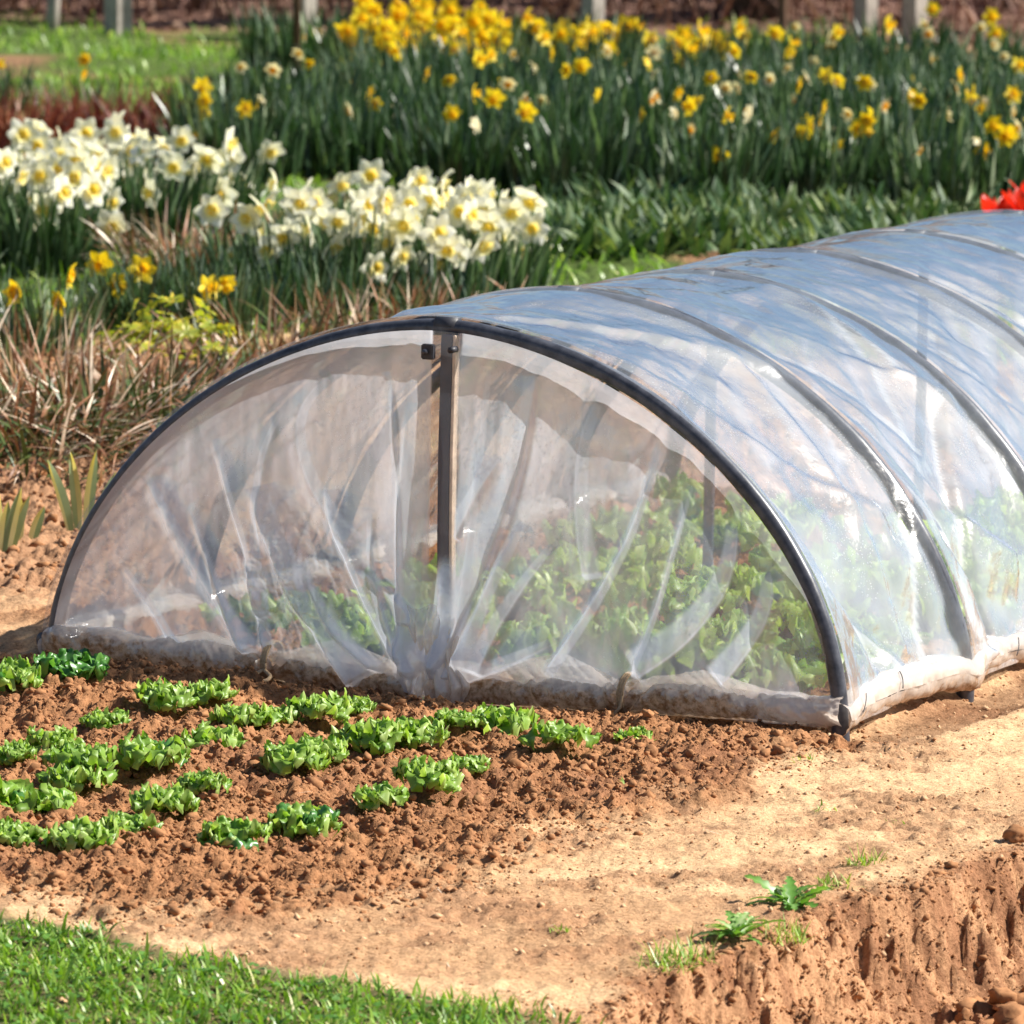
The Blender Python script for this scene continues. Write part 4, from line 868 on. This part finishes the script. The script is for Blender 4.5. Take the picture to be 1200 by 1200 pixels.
# the big back field: rows of clumps
place = {0: 'front row', 1: 'second row', 2: 'third row', 3: 'fourth row', 4: 'fifth row', 5: 'sixth row', 6: 'back row'}
rows = [(9.75, -.02), (10.4, -.78), (11.05, -.82), (11.75, -.55), (12.4, -.34), (13.1, -.34), (13.9, -.32)]
for ri, (yr, x0) in enumerate(rows):
    xs_ = np.arange(x0, 2.6, .36); 
    for ci, xb in enumerate(xs_):
        x_ = xb + random.uniform(-.06, .06); y_ = yr + random.uniform(-.2, .2)
        if ri <= 1: kd, nh = ['gold', 'gold', 'yellow', 'cream', 'pale'], (7 if xb > .6 else (3 if random.random() < .8 else 0))
        elif ri <= 3: kd, nh = ['pale', 'gold', 'yellow', 'cream'], random.choice([1, 2, 3, 4])
        elif ri == 4: kd, nh = ['pale', 'yellow', 'yellow'], random.choice([1, 2, 3])
        elif ri == 5: kd, nh = 'yellow', (22 if xb < .03 else 3)
        else: kd, nh = 'yellow', (36 if xb < 1.15 and not (-.02 < xb < .1) else 6)
        if ri >= 5 and xb > 1.0: kd = ['yellow', 'cream', 'pale']; nh = 4
        look_ = ('thick bright yellow daffodils' if nh > 8 else ('leafy daffodils with yellow and cream heads' if nh > 2 else ('leafy daffodils with few flowers' if nh else 'leafy daffodils without flowers')))
        pos = 'leftmost' if ci == 0 else ('rightmost' if ci == len(xs_) - 1 else ORD[ci] + ' from left')
        clump(x_, y_, kd, nh, '%s, far bed %s, %s' % (look_, place[ri], pos), 'daffodil clumps in the big far bed', 'mid', 1.0 if ri else .92, .2, hr=(.17, .34) if nh <= 8 or ri < 5 else ((.12, .36) if xb < .05 else (.07, .25)), fs=.8 if nh <= 8 else 1.0)
for x_, y_, kd, l_ in [(-1.72, 12.8, 'yellow', 'far left, one tall yellow head in the grass'), (-1.42, 12.1, 'gold', 'left, small orange heads before the lawn strip'), (-.92, 10.2, 'gold', 'single orange flower left of the far bed'), (-.7, 14.6, 'cream', 'leafy, beside the thin brown stake')]:
    clump(x_, y_, kd, 2, 'sparse daffodil clump ' + l_, None, 'small' if 'stake' not in l_ else 'mid', 1.0, .1, hr=(.14, .24), fs=.75)

# ------------------------------------------------------------------ low broad-leaved plants and tulips
def broad(n, r, Lr=(.07, .15), Wr=(.014, .027)):
    return foliage(n, r, r, Lr, Wr, M['broad'], (0.1, .7), (.1, 1.0), .45, .25, 5, 3.2, .15)
BR = [broad(90, .14) for _ in range(4)]
for i in range(22):
    x_ = .22 + (i % 11) * .12; y_ = 7.7 + .35 * (i % 2) + random.uniform(-.12, .12) + (.95 if i > 10 else 0)
    t = thing('tulip_foliage', 'low grey-green broad-leaved bulb plant, %s from left in the %s line' % (ORD[i % 11], 'near' if i < 11 else 'far'), 'bulb leaves', (x_, y_, gz(x_, y_)), random.uniform(0, 6), 'low broad leaves between tunnel and far bed')
    tag(obj('foliage', BR[i % 4], t, None, None, random.uniform(1, 1.35)), kind='stuff')
def tulip(x_, y_, h, label, sc=1.0):
    t = thing('tulip', label, 'tulip', (x_, y_, gz(x_, y_)), random.uniform(0, 6), 'red tulips beyond the tunnel')
    obj('stem', STEM, t, (0, 0, 0), None, (1.2, 1.2, h))
    for i in range(6):
        P_ = np.array([(s, w) for s, w in [(0, .3), (.3, .95), (.6, 1), (.85, .6), (1, .05)]]); V = []
        for s, w in P_:
            for e in (-1, 0, 1): V.append((e * w * .017, .008 + .020 * math.sin(s * 2.2) + .03 * s * s * (i % 2 + .4) - .004 * abs(e), s * .062))
        F = [(k * 3 + e, k * 3 + e + 1, k * 3 + e + 4, k * 3 + e + 3) for k in range(4) for e in range(2)]
        obj('petal', mesh('petal', np.array(V), np.array(F), M['red_petal'], {'tint': np.linspace(0, 1, 15)}, True), t, (0, 0, h), (0, 0, i * PI / 3), sc)
    tag(obj('leaf', BR[0], t, None, None, .9), kind='stuff')
tulip(1.60, 8.2, .13, 'tall open red tulip at the right edge above the tunnel', .95); tulip(1.68, 8.05, .14, 'red tulip cut by the right edge of the photo', 1.0)
tulip(1.56, 8.0, .1, 'lower red tulip head beneath the tall one', 1.1); tulip(1.50, 8.1, .06, 'red tulip whose petal tips just show over the tunnel', 1.3); tulip(1.54, 8.2, .06, 'second red tulip tips just left of the tall tulip', 1.3)

# ------------------------------------------------------------------ dry grass tussocks, lime plant, iris, red stems
def tussock(name, x_, y_, n, r, Lr, Wr, tb, label, cat, mat, lean=(0, .8), curl=(0, 1.2), pile=.25, ts=.25):
    t = thing(name, label, cat, (x_, y_, gz(x_, y_)))
    x, y = disc(n, r, r * .8); az = np.arctan2(x, y) + rng.normal(0, .8, n)
    le = U(*lean, n) ** 1.0; fl = U(0, 1, n) < pile; z = np.zeros(n); le[fl] = U(.9, 1.7, fl.sum()); z[fl] = U(0.0, .12, fl.sum()); 
    ti = np.clip(rng.normal(tb - .14, ts, n), 0, 1); ti[U(0, 1, n) < .1] = .95
    V, F, T = straps(np.stack([x, y, z - .01], 1), az, U(*Lr, n), U(*Wr, n) * 1.1, le, U(*curl, n), 6, ti, U(-2, 2, n), taper=3, tintspread=.6)
    tag(obj('blades', mesh('blades', V, F, mat, {'tint': T}, True), t), kind='stuff'); return t
D_ = M['dry']
tussock('dry_grass_tussock', -.80, 3.25, 400, .26, (.12, .29), (.005, .012), .5, 'large tussock of dead straw-brown leaf blades left of the tunnel', 'dry grass', D_)
tussock('dry_grass_tussock', -1.10, 3.0, 260, .22, (.12, .27), (.005, .012), .42, 'brown and green tussock at the left edge with fallen blades', 'dry grass', D_, pile=.4)
tussock('dry_grass_tussock', -.62, 3.7, 260, .2, (.10, .25), (.005, .010), .5, 'brown tussock tucked behind the rising left side of the hoop', 'dry grass', D_, pile=.4)
tussock('dry_grass_tussock', -.98, 3.95, 220, .2, (.12, .28), (.005, .010), .58, 'upright reddish straw tussock behind the large one', 'dry grass', D_, lean=(0, .4))
tussock('fallen_leaf_pile', -.90, 2.7, 330, .3, (.10, .24), (.004, .010), .62, 'pale fallen blades and debris at the foot of the big tussock', 'dry leaves', D_, pile=.9)
tussock('fallen_leaf_pile', -.60, 3.1, 240, .22, (.08, .2), (.005, .011), .45, 'curled brown dead leaves between the tussock and the hoop', 'dry leaves', D_, pile=.85)
tussock('dry_grass_tussock', -.22, 5.0, 240, .2, (.10, .25), (.005, .011), .5, 'rusty upright dry grass directly behind the crown of the front hoop', 'dry grass', D_, lean=(0, .35), pile=.1)
tussock('dry_grass_tussock', -.48, 4.6, 210, .2, (.10, .24), (.005, .011), .48, 'dry grass with long slanting blades left of the hoop crown', 'dry grass', D_, lean=(0, .6), pile=.2)
tussock('dry_grass_tussock', -.03, 5.2, 160, .16, (.1, .21), (.005, .011), .42, 'short rusty dry grass where the cover meets the white daffodils', 'dry grass', D_, lean=(0, .45), pile=.2)
tussock('dry_grass_tussock', -.76, 6.75, 280, .17, (.12, .26), (.005, .010), .62, 'pale brown dry tuft between the two white daffodil patches', 'dry grass', D_, lean=(0, .5), pile=.2)
tussock('dry_leaf_heap', .22, 5.6, 160, .14, (.06, .14), (.006, .014), .4, 'low heap of orange brown leaves beside the cover', 'dry leaves', D_, pile=.8)
for i, (x_, y_) in enumerate([(-1.55, 11.3), (-1.25, 11.5), (-1.0, 11.2)]):
    tussock('red_stemmed_plant', x_, y_, 240, .2, (.14, .26), (.006, .012), .4, 'dark red leafless stems in the orange soil, ' + ['leftmost of three', 'middle of three', 'rightmost of three'][i], 'dry stems', M['red_stem'], lean=(0, .35), pile=.1)
# lime-green lobed plant
def lobed(mat, r, seed):
    r_ = np.random.default_rng(seed); n = 20; a = np.linspace(-2.6, 2.6, n); rad = r * (0.72 + .28 * np.cos(a * 5 / 1.04) ** 1) * r_.uniform(.85, 1.1, n)
    V = [(0, 0, 0)] + [(rad[i] * math.sin(a[i]), rad[i] * math.cos(a[i]) + .0, .25 * r * (-1) ** i * .3 + r_.uniform(-.1, .1) * r) for i in range(n)]
    F = [(0, i + 1, i + 2) for i in range(n - 1)]
    return mesh('leaf', np.array(V), np.array(F), mat, {'tint': np.array([.3] + list(r_.uniform(.2, 1, n)))}, True)
LB = [lobed(M['lime'], .032, 400 + i) for i in range(5)]
t = thing('lime_leaved_plant', 'low lime-green plant with yellowing lobed leaves beside the big tussock', 'plant', (-.68, 4.45, gz(-.68, 4.45)))
for i in range(60):
    a = random.uniform(0, 6.28); q_ = random.random() ** .6 * .17; o = obj('leaf', random.choice(LB), t, (math.cos(a) * q_, math.sin(a) * q_ * .8, random.uniform(.07, .2) * (1.1 - q_ * 2.5)), (random.uniform(-.3, 1.1), random.uniform(-.5, .5), a + PI / 2), random.uniform(.8, 1.3))
# variegated iris
def iris(x_, y_, n, label, h=.22):
    t = thing('variegated_iris', label, 'iris', (x_, y_, gz(x_, y_) - .005), .2)
    for i in range(n):
        s_ = (i / (n - 1) - .5) if n > 1 else 0; az = PI / 2; sgn_ = 1 if s_ > 0 else -1; Lh = h * random.uniform(.7, 1.05) * (1 - abs(s_) * .4)
        u_ = np.linspace(0, 1, 8); cx_ = s_ * .05 + s_ * (.35 * u_ + .3 * u_ ** 2) * Lh; w_ = .0105 * (.7 + .5 * np.sin(u_ * 2.6)) * np.sqrt(np.clip(1 - u_ ** 2.2, .002, 1)); dy_ = random.uniform(-.012, .012)
        V = np.empty((16, 3)); V[0::2] = np.stack([cx_ - w_, 0 * u_ + dy_ - .004 * u_, u_ * Lh], 1); V[1::2] = np.stack([cx_ + w_, 0 * u_ + dy_ + random.uniform(-.004, .006), u_ * Lh], 1)
        k = np.arange(7) * 2; F = np.stack([k, k + 1, k + 3, k + 2], 1); T = np.full(16, random.uniform(.2, .8))
        lf = obj('leaf', mesh('leaf', V, F, M['iris'], {'tint': T}, True), t)
        c_ = (V[0::2] + V[1::2]) / 2; ed = V[1::2] if i % 2 else V[0::2]
        k_w = 1.0 if i % 3 else .6
        A1 = c_ * k_w + ed * (1 - k_w); A2 = ed.copy(); 
        for off_ in (-.0006, .0006):
            pass
        V2 = np.empty((2 * len(A1), 3)); V2[0::2] = A1; V2[1::2] = A2; V2[:, 1] -= .0012
        k = np.arange(len(A1) - 1) * 2; F2 = np.stack([k, k + 1, k + 3, k + 2], 1)
        obj('yellow_margin', mesh('yellow_margin', V2, F2, M['iris_edge'], {'tint': np.linspace(1, 0, len(V2))}, True), lf)
iris(-.865, 1.52, 7, 'fan of striped yellow and green iris leaves at the left edge', .155)
iris(-.715, 1.75, 4, 'striped iris fan partly hidden behind the left foot of the hoop', .19)
iris(-.83, 1.62, 3, 'small pale iris shoots just right of the left edge fan', .12)

n = 260; x = U(-.3, 1.0, n); y = U(-2.8, -.3, n)
V, F, T = straps(np.stack([x, y, gzs(x, y) + .003], 1), U(0, 6.3, n), U(.008, .035, n), U(.001, .0025, n), U(1.4, 1.6, n), U(-.2, .2, n), 2, U(.5, 1, n))
tag(obj('straw_bits', mesh('straw_bits', V, F, M['dry'], {'tint': T})), 'bits of dry straw and stems lying on the path', 'straw', kind='stuff')
# ------------------------------------------------------------------ weeds on the path and bank lip
def toothed(L_, W_, seed):
    r_ = np.random.default_rng(seed); n = 10; V = []; 
    for i in range(n + 1):
        s = i / n; w = W_ * (.2 + .8 * math.sin(PI * min(1, s * .85 + .08))) * (1.25 if i % 2 else .6) * (1 if i < n else .1)
        z_ = .4 * L_ * math.sin(s * 1.9) ; 
        for e in (-1, 0, 1): V.append((e * w, s * L_, z_ * .8 + abs(e) * W_ * .25))
    F = [(k * 3 + e, k * 3 + e + 1, k * 3 + e + 4, k * 3 + e + 3) for k in range(n) for e in range(2)]
    return mesh('leaf', np.array(V), np.array(F), M['weed'], {'tint': np.tile([.55, 1.0, .55], n + 1) * r_.uniform(.4, 1)}, True)
TL = [toothed(.075, .010, 500 + i) for i in range(4)]
for x_, y_, s_, l_ in [(.445, -2.22, 1.0, 'dandelion rosette on the lip of the bank, the nearer of two'), (.535, -1.90, 1.05, 'dandelion rosette on the path edge, the farther and darker of two')]:
    t = thing('dandelion', l_, 'weed', (x_, y_, gz(x_, y_) + .002))
    for i in range(26): obj('leaf', random.choice(TL), t, (random.uniform(-.012, .012), random.uniform(-.02, .02), 0), (random.uniform(-.45, .3), random.uniform(-.4, .4), i * 2.4 + random.uniform(-.4, .4)), s_ * random.uniform(.4, .85))
def tuft(x_, y_, n, Lr, l_, r=.03):
    t = thing('grass_tuft', l_, 'grass tuft', (x_, y_, gz(x_, y_)))
    x, y = disc(n, r); V, F, T = straps(np.stack([x, y, np.full(n, -.004)], 1), U(0, 6.3, n), U(*Lr, n), U(.0018, .0035, n), U(.1, 1.3, n), U(.1, .8, n), 3, np.clip(rng.normal(.6, .25, n), 0, 1), U(-1, 1, n))
    tag(obj('blades', mesh('blades', V, F, M['lawn'], {'tint': T}, True), t), kind='stuff')
for a in [(.365, -2.36, 120, (.02, .05), 'grass tuft left of the nearer dandelion at the bank lip', .045), (.34, -2.42, 60, (.015, .04), 'thin grass tuft nearest the lawn on the bank lip', .04), (.51, -2.16, 90, (.02, .045), 'grass tuft between the two dandelions', .04),
          (.60, -1.78, 40, (.015, .035), 'small grass tuft just beyond the farther dandelion', .025), (.65, -1.62, 70, (.015, .035), 'bright small grass tuft on the path further up the bank', .025), (.20, -2.2, 22, (.01, .02), 'tiny seedling tuft on the bare path between lawn and bank', .015),
          (.72, -1.28, 16, (.01, .02), 'tiny grass tuft on the path near the right edge', .015), (.6, -.72, 18, (.01, .025), 'tiny pale grass tuft on the path below the tunnel corner', .02), (.615, -1.15, 14, (.01, .02), 'faint seedling tuft in the middle of the path', .02),
          (-.01, -.12, 10, (.01, .03), 'few grass blades at the foot of the gathered film', .02), (.70, -2.0, 30, (.015, .03), 'sparse grass on the broken bank lip right of the dandelions', .03), (.30, -.98, 10, (.006, .014), 'tiny green seedling at the right end of the dug bed', .01)]: tuft(*a)

# ------------------------------------------------------------------ fence posts, stake, trunks, brush
def post(x_, y_, w, h, l_, mat, name='fence_post', rz=.75, cat='post'):
    t = thing(name, l_, cat, (x_, y_, gz(x_, y_)), rz); v, f = box(0, 0, h / 2 - .1, w, w, h + .2); obj('shaft', bevelled('shaft', v, f, mat, w * .06), t)
    v, f = box(0, 0, h + .005, w * 1.05, w * 1.05, .01); obj('cap', bevelled('cap', v, f, mat, .002), t)
for x_, y_, w, l_ in [(-1.54, 17.0, .088, 'weathered square fence post near the left corner of the photo'), (-.77, 17.1, .075, 'pale fence post just right of the thin stake'), (.43, 17.4, .075, 'square fence post behind the gap in the yellow daffodils'), (.80, 18.3, .07, 'pale fence post tip above the yellow daffodils'),
                      (1.57, 17.3, .075, 'left one of the close pair of fence posts'), (1.77, 17.2, .08, 'right one of the close pair of fence posts'), (-.33, 18.2, .04, 'thin pale fence post behind the left yellow daffodils')]:
    post(x_, y_, w, 1.5, l_, M['fence'])
post(1.22, 17.2, .03, 1.3, 'thin reddish post beside the dark tree trunk', M['stake'], 'thin_post')
t = thing('wooden_stake', 'thin dark brown stake standing in the grass left of the yellow daffodils', 'stake', (-.71, 14.2, gz(-.71, 14.2))); V, F = tube([(0, 0, -.1), (.003, 0, .6), (.01, 0, 1.3)], .014, 8); obj('shaft', mesh('shaft', V, F, M['stake'], None, True), t)
def trunk(x_, y_, r, h, l_, mat, lean=0.0):
    t = thing('tree', l_, 'tree', (x_, y_, gz(x_, y_)), random.uniform(0, 6)); zz_ = np.linspace(-.1, h, 14)
    pts = np.stack([lean * zz_ + .03 * np.sin(zz_ * 2), .03 * np.cos(zz_ * 1.7), zz_], 1); V, F = tube(pts, r * (1.25 - .25 * np.clip(zz_ * 2, 0, 1)) * (1 - zz_ / h * .5), 12)
    V[:, :2] += (fbm(V[:, 2], np.arctan2(V[:, 1] - .0, V[:, 0]) * 2, 5, 3, 150)[:, None] - .5) * r * .3
    obj('trunk', mesh('trunk', V, F, mat, None, True), t)
    for j in range(5):
        z0 = h * random.uniform(.45, .95); a = random.uniform(0, 6.28); b = [(lean * z0, 0, z0), (math.cos(a) * .4, math.sin(a) * .4, z0 + .4), (math.cos(a) * .8, math.sin(a) * .8, z0 + 1.1)]
        V, F = tube(b, [r * .4, r * .25, r * .08], 7); obj('branch', mesh('branch', V, F, mat, None, True), t)
trunk(1.10, 17.9, .105, 4.5, 'dark tree trunk behind the yellow daffodils', M['bark'])
trunk(-1.27, 17.9, .035, 3, 'thin sapling between the left corner post and the centre', M['stake'], .02); trunk(-1.83, 17.2, .022, 2.6, 'thin tan sapling at the left corner', M['fence'], .01)
trunk(-1.05, 19.5, .045, 3, 'slim pale sapling farther back left of the stake', M['fence']); trunk(2.25, 18.2, .06, 3.5, 'dark leaning trunk at the right corner', M['bark'], .1); trunk(.05, 20.5, .04, 3, 'thin sapling in the brown brush at centre', M['stake'])
trunk(1.38, 19.6, .035, 3, 'slender sapling just right of the dark trunk', M['stake'], .02); trunk(-2.0, 19.5, .05, 3, 'sapling in the brush at the far left', M['bark'], -.02); trunk(2.0, 20, .04, 3, 'leaning sapling between the post pair and the right corner', M['fence'], -.12)
n = 9000; x = U(-4, 4.5, n); y = 17.7 + 5 * U(0, 1, n) ** 1.5; t_ = np.clip(rng.normal(.45, .25, n), 0, 1)
V, F, T = straps(np.stack([x, y, gzs(x, y) - .02], 1), U(0, 6.3, n), U(.1, .5, n), U(.006, .02, n), U(0, .9, n), U(0, 1.3, n), 4, t_, U(-2, 2, n))
tag(obj('dry_brush', mesh('dry_brush', V, F, M['brush'], {'tint': T}, True)), 'reddish brown dead brush and leaf litter beyond the fence posts', 'dry brush', kind='stuff')
n = 14000; x = U(-5, 5.5, n); y = 17.4 + 10 * U(0, 1, n)
V, F, T = straps(np.stack([x, y, gzs(x, y) + .01], 1), U(0, 6.3, n), U(.04, .1, n), U(.03, .07, n), U(1.0, 1.8, n), U(0, .8, n), 2, U(0, 1, n), U(-2, 2, n))
tag(obj('leaf_litter', mesh('leaf_litter', V, F, M['brush'], {'tint': T}, True)), 'fallen brown leaves covering the slope behind the posts', 'leaf litter', kind='stuff')
print('flowers', NF[0], 'objects', len(bpy.data.objects))
